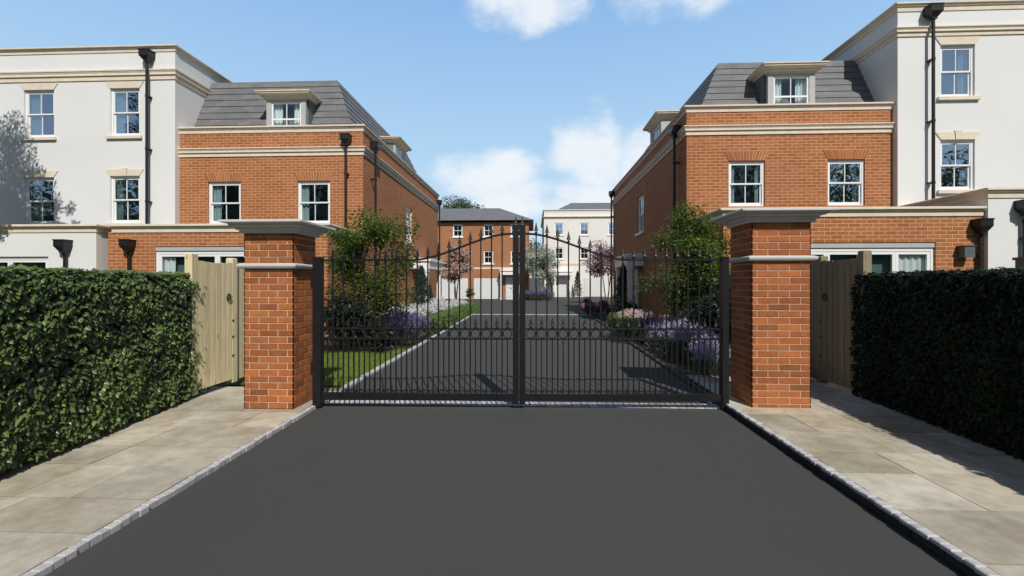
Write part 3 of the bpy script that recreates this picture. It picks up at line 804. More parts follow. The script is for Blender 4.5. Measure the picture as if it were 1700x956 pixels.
def slabs(name, fx, side, y0, y1, far, seed, z):
    s = MB(); rr = random.Random(seed); y = y0
    n = 10
    for k in range(n):
        a = y0+(y1-y0)*k/n; b = y0+(y1-y0)*(k+1)/n
        s.face([(fx(a), a, z-.006), (far, a, z-.006), (far, b, z-.006), (fx(b), b, z-.006)], 1)
    while y < y1:
        d = rr.choice((.42, .56, .56, .70)); d = min(d, y1-y)
        x = 0.0; W = abs(far - fx(y))
        while x < W - .02:
            w = rr.choice((.56, .70, .84, .98, .42)); x2 = min(x+w, W)
            if W - x2 < .2: x2 = W
            def X(u, yy): return fx(yy) + side*u if u > 0 else fx(yy)
            q = rr.uniform(.74, 1.02); hue = rr.uniform(-1, 1)
            col = ((.60+.015*hue)*q, .55*q, (.455-.02*hue)*q)
            if rr.random() < .14: col = (.48*q, .44*q, .35*q)
            g_ = .0035; e = .006
            c = [(x+g_, y+g_), (x2-g_, y+g_), (x2-g_, y+d-g_), (x+g_, y+d-g_)]
            zt = z + rr.uniform(-.0015, .0015)
            top = [(X(u, v), v, zt) for u, v in c]
            s.face(top, 0, None, col)
            for i in range(4):
                j = (i+1) % 4
                s.face([(top[i][0], top[i][1], z-.008), (top[j][0], top[j][1], z-.008), top[j], top[i]], 0, None, sc3(col, .8))
            x = x2
        y += d
    return tag(s.build(name, [M['slab'], M['slab_joint']]), kind='structure')
slabs('pavement', lambda y: kl(y)-.063, -1, -1.5, 6.3, -5.6, 21, .038)
slabs('pavement', lambda y: kr(y)+.071, 1, -1.5, 7.2, 5.4, 42, .080)
# flat paving just inside the gates on the left, planting beds and lawn
b = MB(); b.face([(-5.46, 6.9, -.012), (-2.71, 6.9, -.012), (-2.83, 26, -.012), (-5.46, 26, -.012)]); tag(b.build('flower_bed', M['soil']), kind='structure')
b = MB(); b.face([(2.40, 6.2, -.010), (4.45, 6.2, -.010), (4.45, 25.5, -.010), (2.75, 25.5, -.010)]); tag(b.build('flower_bed', M['soil']), kind='structure')
lw = MB()
lw.face([(-4.6, 6.6, -.004), (-2.72, 6.6, -.004), (-2.76, 10.4, -.004), (-4.6, 9.5, -.004)], 0, None, (.25, 0, 0))
rr = random.Random(3)
for k in range(15000):
    y = rr.uniform(6.62, 10.2); x = rr.uniform(-4.55, -2.74 - .012*(y-6))
    if y > 9.5 + (x+4.6)*.5: continue
    hgt = rr.uniform(.03, .065); a = rr.uniform(0, 2*PI); w = .0035
    dx, dy = math.cos(a)*w, math.sin(a)*w; lx, ly = rr.uniform(-.025, .025), rr.uniform(-.025, .025)
    lw.face([(x-dx, y-dy, -.004), (x+dx, y+dy, -.004), (x+lx, y+ly, hgt)], 0, [(0,0),(1,0),(.5,1)], (rr.random(), 0, 0))
tag(lw.build('lawn_grass', M['grass']), 'bright mown lawn patch just inside the left gate leaf', 'lawn', kind='stuff')

# ------------------------------------------------------------------ brick gate piers
def pier(label, x0, y0, w, d, zb, zband, ztop, seed):
    org = (x0+w/2, y0+d/2, .1)
    t = thing('gate_pier', label, 'pier', org)
    rr = random.Random(seed)
    def shaft(name, za, zb_, start):
        s = MB(); i_ = .007
        s.box(x0+i_, x0+w-i_, y0+i_, y0+d-i_, za, zb_, 1)
        per = 2*(w+d); nb = 10; L = per/nb; rh = .0762; jt = .0046
        corners = [(x0, y0, 1, 0, w), (x0+w, y0, 0, 1, d), (x0+w, y0+d, -1, 0, w), (x0, y0+d, 0, -1, d)]
        z = za; row = start
        while z < zb_ - .01:
            z1 = min(z+rh, zb_); off = (L/2 if row % 2 else 0) + .062
            tints = {}
            base = 0.0
            for (cx, cy, dx, dy, ln) in corners:
                k0 = math.floor((base-off)/L); s0 = k0*L+off
                while s0 < base+ln:
                    a = max(s0, base); b = min(s0+L, base+ln)
                    key = round((s0 % per)/L*100) % round(per/L*100)
                    if key not in tints:
                        q = rr.uniform(.68, 1.14); h_ = rr.uniform(-.04, .03)
                        tints[key] = ((.43+h_)*q, (.145+h_*.4)*q, .050*q)
                    if b - a > .012:
                        ja = jt if a == s0 else 0; jb = jt if b == s0+L else 0
                        p0, p1 = a-base+ja, b-base-jb; zl, zh = z+jt, z1-jt
                        nx, ny = dy, -dx
                        wob = rr.uniform(-.0012, .0012)
                        P = lambda u, zz, k: (cx+dx*u - nx*k, cy+dy*u - ny*k, zz)
                        col = tints[key]; e0 = .003
                        o = [P(p0+(e0 if ja else 0), zl+e0, 0), P(p1-(e0 if jb else 0), zl+e0, 0), P(p1-(e0 if jb else 0), zh-e0, 0), P(p0+(e0 if ja else 0), zh-e0, 0)]
                        q_ = [P(p0, zl, .003), P(p1, zl, .003), P(p1, zh, .003), P(p0, zh, .003)]
                        n_ = [P(p0, zl, .010), P(p1, zl, .010), P(p1, zh, .010), P(p0, zh, .010)]
                        s.face(o, 0, None, col)
                        for u in range(4):
                            v = (u+1) % 4
                            s.face([q_[u], q_[v], o[v], o[u]], 0, None, col); s.face([n_[u], n_[v], q_[v], q_[u]], 0, None, col)
                    s0 += L
                base += ln
            z += rh; row += 1
        s.build(name, [M['pier_brick'], M['mortar']], t, org)
    shaft('brick_shaft', zb, zband, 0)
    shaft('upper_shaft', zband+.062, ztop-.135, 1)
    loop = [(x0, y0), (x0+w, y0), (x0+w, y0+d), (x0, y0+d)]
    bnd = MB(); bnd.sweep(loop, [(-.03, zband), (.02, zband), (.045, zband+.012), (.055, zband+.03), (.055, zband+.048), (.02, zband+.062), (-.03, zband+.062)], loop=True); bnd.build('stone_band', M['capstone'], t, org)
    c = MB(); z = ztop-.135
    c.sweep(loop, [(-.06, z), (.034, z), (.038, z+.030), (.062, z+.036), (.064, z+.060), (.072, z+.066), (.112, z+.074), (.118, z+.098), (.126, z+.103), (.176, z+.107), (.185, z+.110), (.185, z+.130), (.178, z+.135), (-.06, z+.150)], loop=True)
    c.face([(x0+.059, y0+.059, z+.1495), (x0+w-.059, y0+.059, z+.1495), (x0+w-.059, y0+d-.059, z+.1495), (x0+.059, y0+d-.059, z+.1495)])
    c.build('capstone', M['capstone'], t, org)
    return t
pier('square brick gate pier left of the gates, its side towards the drive in sunlight', -3.345, 5.17, .585, .54, .045, 1.668, 2.215, 1)
pier('square brick gate pier right of the gates, its side towards the drive in deep shade', 2.505, 5.35, .655, .56, .045, 1.752, 2.33, 2)

# ------------------------------------------------------------------ wrought iron gates
GA = Vector((-2.625, 5.40)); GB = Vector((2.305, 5.53)); GD = (GB-GA); GW = GD.length; GR = math.atan2(GD.y, GD.x); half = GW/2 - .003
def spear(mb, x, y, z, k=1.0):
    mb.lathe((x, y, z), [(.008*k, 0), (.022*k, .004*k), (.024*k, .010*k), (.010*k, .020*k), (.010*k, .032*k), (.030*k, .036*k), (.024*k, .050*k), (.016*k, .085*k), (.007*k, .125*k), (.0005, .155*k)], 6)
def gate_leaf(label, mirror):
    g = thing('iron_gate', label, 'gate', (*(GA if not mirror else GB), 0), GR, 'pair of wrought iron driveway gates')
    sg = -1 if mirror else 1
    def B(mb, x0, x1, y0, y1, z0, z1):
        a, b = sorted((sg*x0, sg*x1)); mb.box(a, b, y0, y1, z0, z1)
    hx = .098 if not mirror else .075
    m = MB(); B(m, 0, hx, -.05, .05, .02, 1.80); B(m, -.004, hx+.004, -.054, .054, 1.80, 1.812); m.build('hinge_stile', M['black'], g)
    m = MB(); B(m, half-.072, half, -.03, .03, .06, 2.19); m.lathe((sg*(half-.036), 0, 2.19), [(.04, 0), (.03, .02)], 6); spear(m, sg*(half-.036), 0, 2.19, .75); m.build('meeting_stile', M['black'], g)
    x0, x1 = hx, half-.072; W = x1-x0
    def curve(x):
        f = (x-x0)/W; f = max(0, (f-.46)/.54); return 1.775 + .315*(f*f*(3-2*f))
    m = MB(); B(m, x0, x1, -.025, .025, .10, .185); m.build('bottom_rail', M['black'], g)
    m = MB(); N = 40
    pr = [x0 + W*i/N for i in range(N+1)]
    for a, b in zip(pr, pr[1:]):
        za, zb = curve(a), curve(b); h = .011
        for (ya, yb) in ((-.02, .02),):
            P = [(sg*a, ya, za-h), (sg*b, ya, zb-h), (sg*b, ya, zb+h), (sg*a, ya, za+h)]; Q = [(p[0], yb, p[2]) for p in P]
            m.face(P); m.face(Q[::-1]); m.face([P[3], P[2], Q[2], Q[3]]); m.face([P[0], Q[0], Q[1], P[1]])
    m.build('top_rail', M['black'], g)
    for z in (.955, .835):
        m = MB(); B(m, x0, x1, -.018, .018, z-.009, z+.009); m.build('middle_rail', M['black'], g)
    n = 18; sp = W/n
    for hz in (.40, 1.45):
        bolt = MB(); B(bolt, -.03, .0, -.03, .03, hz, hz+.15); bolt.build('hinge', M['black'], g)
    for i in range(1, n):
        x = sg*(x0 + sp*i); zt = curve(x0+sp*i) + .012
        m = MB(); m.box(x-.0075, x+.0075, -.0075, .0075, .18, zt)
        b = m.build('bar', M['black'], g)
        m = MB(); spear(m, x, 0, zt, .9); m.build('spearhead', M['black'], b)
    for i in range(n):
        x = sg*(x0 + sp*(i+.5))
        m = MB(); m.box(x-.0065, x+.0065, -.0065, .0065, .18, .832)
        m.build('dog_bar', M['black'], g)
        m = MB(); spear(m, x, 0, .962, .85); m.build('short_spearhead', M['black'], g)
        m = MB(); r = .052; pts = [(x + r*math.cos(2*PI*k/20), 0, .895 + r*math.sin(2*PI*k/20)) for k in range(21)]
        m.tube(pts, .006, 6, cap=False); m.build('ring', M['black'], g)
    return g
gate_leaf('black iron gate leaf hung on the left pier, lawn and kerb seen through its bars', False)
gate_leaf('black iron gate leaf hung on the right pier, lavender seen through its bars', True)

# ------------------------------------------------------------------ timber side gates
def timber_gate(label, xp, ya, yb, yc, face, mat, ztop):
    """ledged board gate along y; face = +1 boards look to +x"""
    org = (xp, ya, .1); t = thing('wooden_gate', label, 'gate', org); rr = random.Random(int(ya*100))
    def post(y, h, w=.1):
        m = MB(); q = rr.uniform(.92, 1.08); m.cbox(xp-.05, xp+.05, y, y+w, .08, h, .012, 0, (q, q, q)); m.build('gate_post', mat, t, org)
    post(ya-.1, ztop+.05); post(yb, ztop+.03)
    m = MB(); y = ya+.005; n = 6; bw = (yb-ya-.01)/n; x0, x1 = sorted((xp+face*.03, xp+face*.048))
    for k in range(n):
        q = rr.uniform(.84, 1.1); f = (k+.5)/n; zt = ztop - .035 - .02*math.sin(f*PI)
        m.box(x0+rr.uniform(-.002, .002), x1, y+.006, y+bw-.006, .13, zt, 0, (q, q*.99, q*.96)); y += bw
    m.build('board', mat, t, org)
    m = MB()
    for z in (.35, 1.0, 1.6):
        a, b = sorted((xp-face*.02, xp+face*.028)); m.box(a, b, ya+.02, yb-.02, z, z+.09, 0, (.9,.9,.88))
    m.build('ledge', mat, t, org)
    m = MB(); yc_ = yb-.1; pts = [(xp+face*.062, yc_+.042*math.cos(2*PI*k/18), 1.30+.042*math.sin(2*PI*k/18)) for k in range(19)]
    m.tube(pts, .007, 6, cap=False); m.tube([(xp+face*.05, yc_, 1.342), (xp+face*.075, yc_, 1.342)], .012, 8); m.build('ring_handle', M['black'], t, org)
    for z in (.45, .72, .95):
        m = MB(); m.box(xp+face*.05-.002, xp+face*.05+.004, yb-.005, yb+.022, z, z+.03); m.build('hinge', M['black'], t, org)
    # fence panel closing the run behind the gate post
    f_ = thing('board_fence', label.replace('gate', 'fence panel', 1) if False else ('pale vertical board fence running back from the sunlit wooden gate' if face > 0 else 'shaded vertical board fence running back from the dark wooden gate'), 'fence', (xp, yb+.11, .1))
    m = MB(); y = yb+.11
    while y < yc:
        q = rr.uniform(.84, 1.06); m.box(x0-.03*face, x1-.03*face, y, y+.095, .1, ztop-.03, 0, (q, q*.99, q*.96)); y += .1
    m.build('board', mat, f_, (xp, yb+.11, .1))
    m = MB(); m.cbox(xp-.04, xp+.04, yc, yc+.08, .08, ztop, .01, 0, (.95,.95,.93)); m.build('fence_post', mat, f_, (xp, yb+.11, .1))
    return t
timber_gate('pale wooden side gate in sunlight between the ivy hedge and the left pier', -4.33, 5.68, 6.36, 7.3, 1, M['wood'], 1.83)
timber_gate('dark shaded wooden side gate between the right pier and the right hedge', 4.16, 5.98, 6.72, 7.6, -1, M['wood_shade'], 1.86)

# ------------------------------------------------------------------ foliage
def leaf(mb, p, n, up, L, wd, m=0, col=(.5,0,0), shape='ivy'):
    n = n.normalized(); t = up - n*up.dot(n)
    if t.length < 1e-4: t = Vector((1,0,0)) - n*n.x
    t.normalize(); s = n.cross(t)
    if shape == 'ivy':
        f = n*L*.14
        c0 = p; c1 = p + t*L
        l1 = p + s*wd*.55 + t*L*.10 - f; l2 = p + s*wd*.30 + t*L*.50 - f*.4
        r1 = p - s*wd*.55 + t*L*.10 - f; r2 = p - s*wd*.30 + t*L*.50 - f*.4
        mb.face([c0, c1, l2, l1], m, [(0,0)]*4, col); mb.face([c0, r1, r2, c1], m, [(0,0)]*4, col)
    elif shape == 'blade':
        mb.face([p - s*wd*.5, p + s*wd*.5, p + t*L], m, [(0,0)]*3, col)
    else:
        mb.face([p, p + s*wd*.5 + t*L*.45, p + t*L, p - s*wd*.5 + t*L*.45], m, [(0,0)]*4, col)

def rvec(r):
    z = r.uniform(-1, 1); a = r.uniform(0, 2*PI); q = math.sqrt(1-z*z); return Vector((q*math.cos(a), q*math.sin(a), z))

def hedge(label, A, B, inward, thick, z0, z1, dens, mat, seed, Lr=(.05, .085), round_end=True, name='hedge', cat='hedge', shape='ivy', kind=None, nz=.05, photo=1.0):
    """front face from A to B; `inward` = unit vector from the face into the hedge"""
    r = random.Random(seed); A = Vector((*A, 0)); B = Vector((*B, 0)); d = (B-A); Ln = d.length; d.normalize(); inn = Vector((*inward, 0))
    org = (A+B)/2 + inn*thick/2; org.z = z0
    t = thing(name, label, cat, org); H = z1-z0
    core = MB(); ins = .07
    P = lambda s, k, z: tuple(A + d*s + inn*k + Vector((0,0,z)))
    c = [(ins, ins), (Ln-ins, ins), (Ln-ins, thick-ins), (ins, thick-ins)]
    for k in range(4):
        j = (k+1) % 4; core.face([P(*c[k], z0-.02), P(*c[j], z0-.02), P(*c[j], z1-ins), P(*c[k], z1-ins)])
    core.face([P(*q, z1-ins) for q in c]); core.build('twig_core', M['hedge_core'], t, org)
    lv = MB()
    def wob(s, z): return nz*noise.noise(Vector((s*1.9, z*1.9, seed))) + nz*.6*noise.noise(Vector((s*6, z*6, seed+5)))
    faces = [(Ln, H, lambda s, h: (A + d*s + Vector((0,0,z0+h)), -inn), 1.0),
             (thick, H, lambda s, h: (B + inn*s + Vector((0,0,z0+h)), d), .9),
             (thick, H, lambda s, h: (A + inn*s + Vector((0,0,z0+h)), -d), .5),
             (Ln, thick, lambda s, h: (A + d*s + inn*h + Vector((0,0,z1)), Vector((0,0,1))), .8),
             (Ln, H, lambda s, h: (A + d*s + inn*thick + Vector((0,0,z0+h)), inn), .35)]
    for (a, b, fn, df) in faces:
        for k in range(int(a*b*dens*df)):
            s, h = r.uniform(0, a), r.uniform(0, b); p, n = fn(s, h)
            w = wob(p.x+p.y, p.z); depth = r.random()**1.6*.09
            # round the arrises
            if n.z < .5:
                e = max(0, (h-(H-.12))/.12); p = p - n*(e*e*.05)
            p = p + n*(w + .02 - depth)
            up = Vector((r.uniform(-.55,.55), r.uniform(-.55,.55), -1 if n.z < .5 else r.uniform(-.5,.5)))
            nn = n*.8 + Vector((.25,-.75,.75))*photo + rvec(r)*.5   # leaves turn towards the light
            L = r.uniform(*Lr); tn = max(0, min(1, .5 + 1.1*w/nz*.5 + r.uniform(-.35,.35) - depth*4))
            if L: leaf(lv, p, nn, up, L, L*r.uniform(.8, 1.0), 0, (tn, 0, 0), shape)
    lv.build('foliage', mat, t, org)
    return t
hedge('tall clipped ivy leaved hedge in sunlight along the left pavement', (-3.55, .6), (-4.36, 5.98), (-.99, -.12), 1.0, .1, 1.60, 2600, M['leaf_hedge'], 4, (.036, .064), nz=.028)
hedge('tall clipped dark hedge in deep shade along the right pavement', (3.72, .6), (4.08, 6.02), (.99, -.06), 1.1, .1, 1.60, 1900, M['leaf_hedge_shade'], 8, (.036, .062), photo=.3, nz=.03)

def branch(mb, p0, p1, r0, r1, rnd, bend=.15, n=5):
    p0 = Vector(p0); p1 = Vector(p1); L = (p1-p0).length
    off = rvec(rnd)*L*bend; off.z = abs(off.z)*.5
    pts = [p0.lerp(p1, i/n) + off*math.sin(PI*i/n) for i in range(n+1)]
    mb.tube(pts, [r0+(r1-r0)*i/n for i in range(n+1)], 6, 0, False)
    return pts

def tree(name, label, cat, base, stems, clumps, leafmat, barkmat, leaves, Lr, r0, seed, shape='leaf', droop=.3, spread=.5, group=None, wr=.55, trunkname='trunk'):
    """stems: trunk tops (relative); clumps: (x,y,z,radius) relative to the base"""
    r = random.Random(seed); t = thing(name, label, cat, base, 0, group)
    w = MB(); tops = []
    for (sx, sy, sz) in stems:
        tops.append(branch(w, (r.uniform(-.03,.03), r.uniform(-.03,.03), 0), (sx, sy, sz), r0, r0*.45, r, .08, 7))
    cr = MB()
    tot = sum(c[3]**2 for c in clumps)
    for (cx, cy, cz, rad) in clumps:
        c = Vector((cx, cy, cz))
        st = min(tops, key=lambda q: min((x-c).length for x in q)); low = [x for x in st if x.z < cz - .1*rad] or [st[1]]
        p = min(low, key=lambda x: (x-c).length)
        pts = branch(w, p, c, r0*.38, r0*.10, r, .12, 5)
        for _ in range(5):
            q = c + rvec(r)*rad*.75; branch(w, pts[r.randint(2, 5)], q, r0*.12, r0*.04, r, .15, 3)
        for k in range(int(leaves*rad*rad/tot)):
            v = rvec(r); v.z *= .8
            p = c + v*rad*(r.random()**spread)
            n = Vector((0,0,1)) + rvec(r)*.9 + v*.5; up = v + rvec(r)*.7 + Vector((0,0,-droop))
            L = r.uniform(*Lr)
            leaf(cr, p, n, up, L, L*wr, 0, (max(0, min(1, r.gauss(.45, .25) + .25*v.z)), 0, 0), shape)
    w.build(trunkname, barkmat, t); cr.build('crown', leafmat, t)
    return t

def rclumps(seed, n, cx, cy, cz, rx, ry, rz, rad, gap=.0):
    r = random.Random(seed); out = []
    for k in range(n):
        v = rvec(r)*(r.uniform(.35, 1.0)); q = rad*r.uniform(.65, 1.3)
        out.append((cx+v.x*rx, cy+v.y*ry, cz+v.z*rz, q))
    return out
tree('acer_tree', 'small fine leaved tree with yellow green crown inside the left gate', 'tree', (-3.7, 10.3, 0),
     [(-.15, 0, 2.0), (.2, .1, 2.3), (.02, -.1, 1.6)], rclumps(1, 48, .08, 0, 1.95, 1.12, .8, 1.25, .36) + [(-.1,0,3.0,.42), (.1,0,2.7,.45), (-.3,0,2.6,.4)], M['leaf_acer'], M['bark'], 15000, (.055, .095), .035, 3, spread=.6, wr=.48)
tree('acer_tree', 'small bright green tree half in shadow inside the right gate', 'tree', (3.62, 10.6, 0),
     [(-.15, 0, 1.9), (.15, .1, 2.2), (0, -.1, 1.6)], rclumps(5, 48, -.05, 0, 1.95, 1.1, .6, 1.25, .36) + [(-.1,0,3.0,.42), (.2,0,2.8,.42)], M['leaf_acer'], M['bark'], 17000, (.055, .095), .035, 7, spread=.6, wr=.48)

def shrub(label, base, rx, ry, rz, mat, n, Lr, seed, name='shrub', cat='shrub', shape='leaf', group=None, stemn=5):
    r = random.Random(seed)
    return tree(name, label, cat, base, [(r.uniform(-.3,.3)*rx, r.uniform(-.3,.3)*ry, rz*.9) for _ in range(stemn)],
                rclumps(seed, 16, 0, 0, rz, rx*.75, ry*.75, rz*.75, min(rx, rz)*.42), mat, M['bark'], n, Lr, .016, seed, shape, .2, .6, group, trunkname='stems')
shrub('broad dark evergreen shrub at the left back of the lawn, beside the house wall', (-4.15, 9.75, 0), .95, .65, .78, M['leaf_shrub'], 9000, (.045, .08), 31)
shrub('dark leafy shrub under the yellow green tree, nearest the drive', (-3.35, 9.8, 0), .52, .45, .48, M['leaf_shrub'], 4800, (.04, .07), 32)
shrub('tall dark shrub in shade close behind the right gate pier', (3.5, 8.1, 0), .75, .7, .95, M['leaf_shrub'], 8000, (.045, .08), 33)
shrub('low plum coloured shrub bed at the far right drive edge', (2.95, 21.5, 0), .95, 2.4, .42, M['leaf_plum'], 6000, (.07, .12), 34)
shrub('dark rounded shrub beside the shaded porch on the right', (3.6, 17.4, 0), .5, .6, .45, M['leaf_shrub'], 2200, (.06, .10), 35)
shrub('upright small green shrub by the distant garage doors', (-5.55, 40.6, 0), .35, .35, .75, M['leaf_box'], 900, (.1, .16), 36)

def conifer(label, base, h, rad, seed):
    t = thing('conifer', label, 'conifer', base); r = random.Random(seed); w = MB(); w.tube([(0,0,0), (0,0,h*.95)], [.05, .01], 6); w.build('trunk', M['bark'], t)
    c = MB()
    for k in range(3600):
        z = h*(r.random()**.8); q = rad*(1-z/h)**.75*(.55+.45*r.random()**.4); 
        q *= 1 + .28*math.sin(z*16 + 2*math.sin(3*r.random()))
        a = r.uniform(0, 2*PI); p = Vector((q*math.cos(a), q*math.sin(a), .1+z))
        o = Vector((math.cos(a), math.sin(a), .35)); leaf(c, p, o+rvec(r)*.6, o+Vector((0,0,r.uniform(-.2,.9))), r.uniform(.07,.13), .035, 0, (max(0,min(1,r.gauss(.45,.28))),0,0), 'leaf')
    c.build('foliage', M['leaf_conifer'], t); return t
conifer('dark conical conifer in front of the white porch on the left house', (-4.55, 18.6, 0), 2.05, .55, 1)
conifer('dark conical conifer beside the shaded porch of the right house', (3.75, 19.0, 0), 2.15, .52, 2)
conifer('small conical evergreen left of the distant cream house porch', (1.75, 48.6, 0), 2.5, .5, 3)
conifer('small conical evergreen right of the distant cream house porch', (4.75, 48.6, 0), 2.6, .55, 4)

def blossom(label, base, h, rad, mat, seed, n=7000, Lr=(.09, .15), bark='bark'):
    return tree('blossom_tree', label, 'tree', base, [(-.2*rad, 0, h*.55), (.22*rad, .1, h*.6), (0, -.15, h*.5)],
         rclumps(seed, 24, 0, 0, h*.66, rad*.8, rad*.8, h*.30, rad*.36), mat, M[bark], n, Lr, .05, seed, 'leaf', .1, .7, wr=.7)
blossom('pinkish blossom tree in front of the distant brick house', (-4.75, 28.5, 0), 3.9, 1.1, M['blossom_pink'], 51)
blossom('white blossom tree between the two distant houses', (.65, 40.8, 0), 5.0, 1.9, M['blossom_grey'], 52, 8000, (.12, .19), 'bark_pale')
blossom('plum red leaved tree at the corner of the shaded right house', (5.3, 33.0, 0), 4.7, 1.8, M['leaf_plum'], 53)

def clump_plant(name, label, cat, petal, leafm, nst, h, rad, seed, spike=False, psize=(.022, .036)):
    r = random.Random(seed); t = thing(name, label, cat, (0,0,0)); f = MB(); p = MB()
    for k in range(int(nst*1.2)):
        a = r.uniform(0, 2*PI); q = rad*math.sqrt(r.random()); b = Vector((q*math.cos(a)*.7, q*math.sin(a)*.7, 0))
        o = Vector((math.cos(a)*q*1.2, math.sin(a)*q*1.2, h*.8)); leaf(f, b + o*r.random()*.6, rvec(r), o + rvec(r)*.25, r.uniform(.08,.16), .02, 0, (r.random(),0,0), 'leaf')
    for k in range(nst):
        a = r.uniform(0, 2*PI); q = rad*math.sqrt(r.random()); b = Vector((q*math.cos(a)*.5, q*math.sin(a)*.5, .02))
        e = Vector((q*math.cos(a), q*math.sin(a), h*r.uniform(.72, 1.05)*(1-.25*(q/rad)**2)))
        s = (e-b).cross(rvec(r)).normalized()*.0025
        f.face([b-s, b+s, e+s, e-s], 0, [(0,0)]*4, (r.random(),0,0))
        if spike:
            dr = (e-b).normalized(); L = r.uniform(.07, .13)
            for j in range(7):
                c = e - dr*L*j/7; leaf(p, c, rvec(r), dr+rvec(r)*.5, .034, .022, 0, (max(0,min(1,r.gauss(.5,.25))),0,0), 'leaf')
        else:
            for j in range(5):
                c = e + rvec(r)*.035; leaf(p, c, rvec(r), rvec(r), r.uniform(*psize)*1.3, r.uniform(*psize)*1.1, 0, (max(0,min(1,r.gauss(.6,.25))),0,0), 'leaf')
    f.build('foliage', leafm, t); p.build('flowers', petal, t)['kind'] = 'stuff'
    return t
lav = clump_plant('lavender_bush', 'x', 'lavender', M['lavender'], M['lavender_leaf'], 260, .62, .40, 61, True)
lav['group'] = 'lavender bushes beside the drive'
lav_pale = clump_plant('lavender_bush', 'x', 'lavender', M['lavender_pale'], M['lavender_leaf'], 260, .72, .36, 62, True)
lav_pale['group'] = 'lavender bushes beside the drive'
def spots(proto, pts, label, seed):
    r = random.Random(seed)
    for i, (x, y, s) in enumerate(pts):
        if i == 0: proto.location = (x, y, 0); proto.rotation_euler = (0,0,r.uniform(0,6)); proto.scale = (s,s,s); proto['label'] = label
        else: dup(proto, (x, y, 0), r.uniform(0, 6.2), s, label)
spots(lav_pale, [(2.95, 8.9, 1.0), (3.15, 9.6, 1.05), (2.85, 9.9, .95), (2.80, 7.25, .85), (3.0, 7.9, .9)], 'pale lilac lavender bush seen through the right gate leaf', 1)
r_ = random.Random(2)
for (x, y, s) in [(3.45, 8.4, 1.0), (3.5, 9.2, 1.05), (3.25, 10.4, 1.0), (3.35, 11.2, 1.1), (3.0, 11.0, .95), (3.1, 12.2, 1.1), (3.4, 7.3, .95)]:
    dup(lav, (x, y, 0), r_.uniform(0, 6), s, 'dark violet lavender bush in the shaded right hand bed')
for (x, y, s) in [(-3.15, 11.0, 1.0), (-3.6, 11.5, 1.15), (-3.2, 11.8, 1.1), (-3.65, 12.4, 1.2), (-3.25, 12.6, 1.1)]:
    dup(lav, (x, y, 0), r_.uniform(0, 6), s, 'violet lavender bush in the sunlit left hand bed before the white flowers')
lav.location = (-3.95, 13.2, 0); lav.scale = (1.2,)*3; lav['label'] = 'violet lavender bush in the sunlit left hand bed before the white flowers'
for (x, y, s) in [(-.7, 40.6, 1.2), (0.0, 40.2, 1.3), (.7, 40.1, 1.3), (1.4, 40.3, 1.2)]:
    dup(lav, (x, y, 0), r_.uniform(0, 6), s*1.15, 'lavender bush under the distant white blossom tree')
wf = clump_plant('flower_plant', 'x', 'flowers', M['petal_white'], M['leaf_box'], 150, .66, .42, 71)
wf['group'] = 'white flowering plants in the left bed'
pts = []
for k in range(11):
    y = 14.2 + k*.85; pts.append((-3.85 + .02*k + r_.uniform(-.08,.08), y, r_.uniform(.95, 1.15)))
    pts.append((-4.75 + r_.uniform(-.1,.1), y+.4, r_.uniform(1.0, 1.2)))
spots(wf, pts, 'white flowering plant in the long sunlit bed by the left house', 3)
pf = clump_plant('flower_plant', 'x', 'flowers', M['petal_pink'], M['leaf_box'], 130, .6, .42, 72)
pf['group'] = 'pink flowering plants in the right bed'
spots(pf, [(3.35, 13.6, 1.05), (3.2, 14.4, 1.1), (3.5, 15.0, 1.1), (3.25, 15.5, 1.05), (3.75, 12.9, 1.0)], 'pale pink flowering plant in the bed by the shaded right house', 4)
hedge('low clipped box hedge along the left drive edge', (-2.78, 13.0), (-2.90, 24.5), (-1, 0), .55, 0, .45, 420, M['leaf_box'], 81, (.05, .085), shape='leaf', nz=.06)
hedge('low clipped box hedge along the right drive edge', (2.62, 11.6), (2.66, 16.2), (1, 0), .55, 0, .45, 420, M['leaf_box'], 82, (.05, .085), shape='leaf', nz=.06)

# trees round the place
tree('broadleaf_tree', 'large round leafy tree rising behind the distant brick house roof', 'tree', (-10.6, 66, 0), [(0,0,7), (.8,0,6)],
     rclumps(91, 44, 0, 0, 10.6, 3.6, 3, 2.7, 1.5), M['leaf_far'], M['bark'], 16000, (.22, .38), .28, 91)
tree('broadleaf_tree', 'pale green tree in the gap between the two distant houses', 'tree', (-.2, 58, 0), [(0,0,4), (.4,0,3.5)],
     rclumps(92, 20, 0, 0, 4.6, 1.7, 1.7, 2.0, .95), M['leaf_far'], M['bark'], 4200, (.18, .3), .16, 92)
tree('broadleaf_tree', 'tall leafy tree beside the left white house, just outside the picture', 'tree', (-15.9, 10.3, 0), [(.2,0,6.5), (.5,.2,7.5), (.9,-.2,5.5)],
     [(0,0,10.6,.7), (.3,0,9.8,.75), (-.2,0,9.0,.8), (.3,0,8.4,.75), (-.3,.1,7.7,.8), (.2,0,7.0,.8), (-.2,.1,6.2,.8), (.5,0,5.6,.6), (.2,0,5.0,.7), (.3,0,4.2,.7), (.9,0,9.2,.45), (.8,.1,7.6,.4),
      (1.35,0,8.9,.30), (1.55,0,8.4,.34), (1.5,.1,7.8,.26), (1.75,0,7.2,.30), (1.9,.1,6.6,.26), (1.6,.2,6.3,.24), (1.3,0,5.4,.34), (1.8,.2,5.2,.30), (2.2,.2,5.6,.2), (1.4,.1,4.5,.36), (2.0,.2,4.3,.24), (2.3,0,7.7,.16), (2.2,0,8.3,.16)],
     M['leaf_tree'], M['bark'], 17000, (.07, .13), .15, 93)
tl = MB(); rt = random.Random(12)
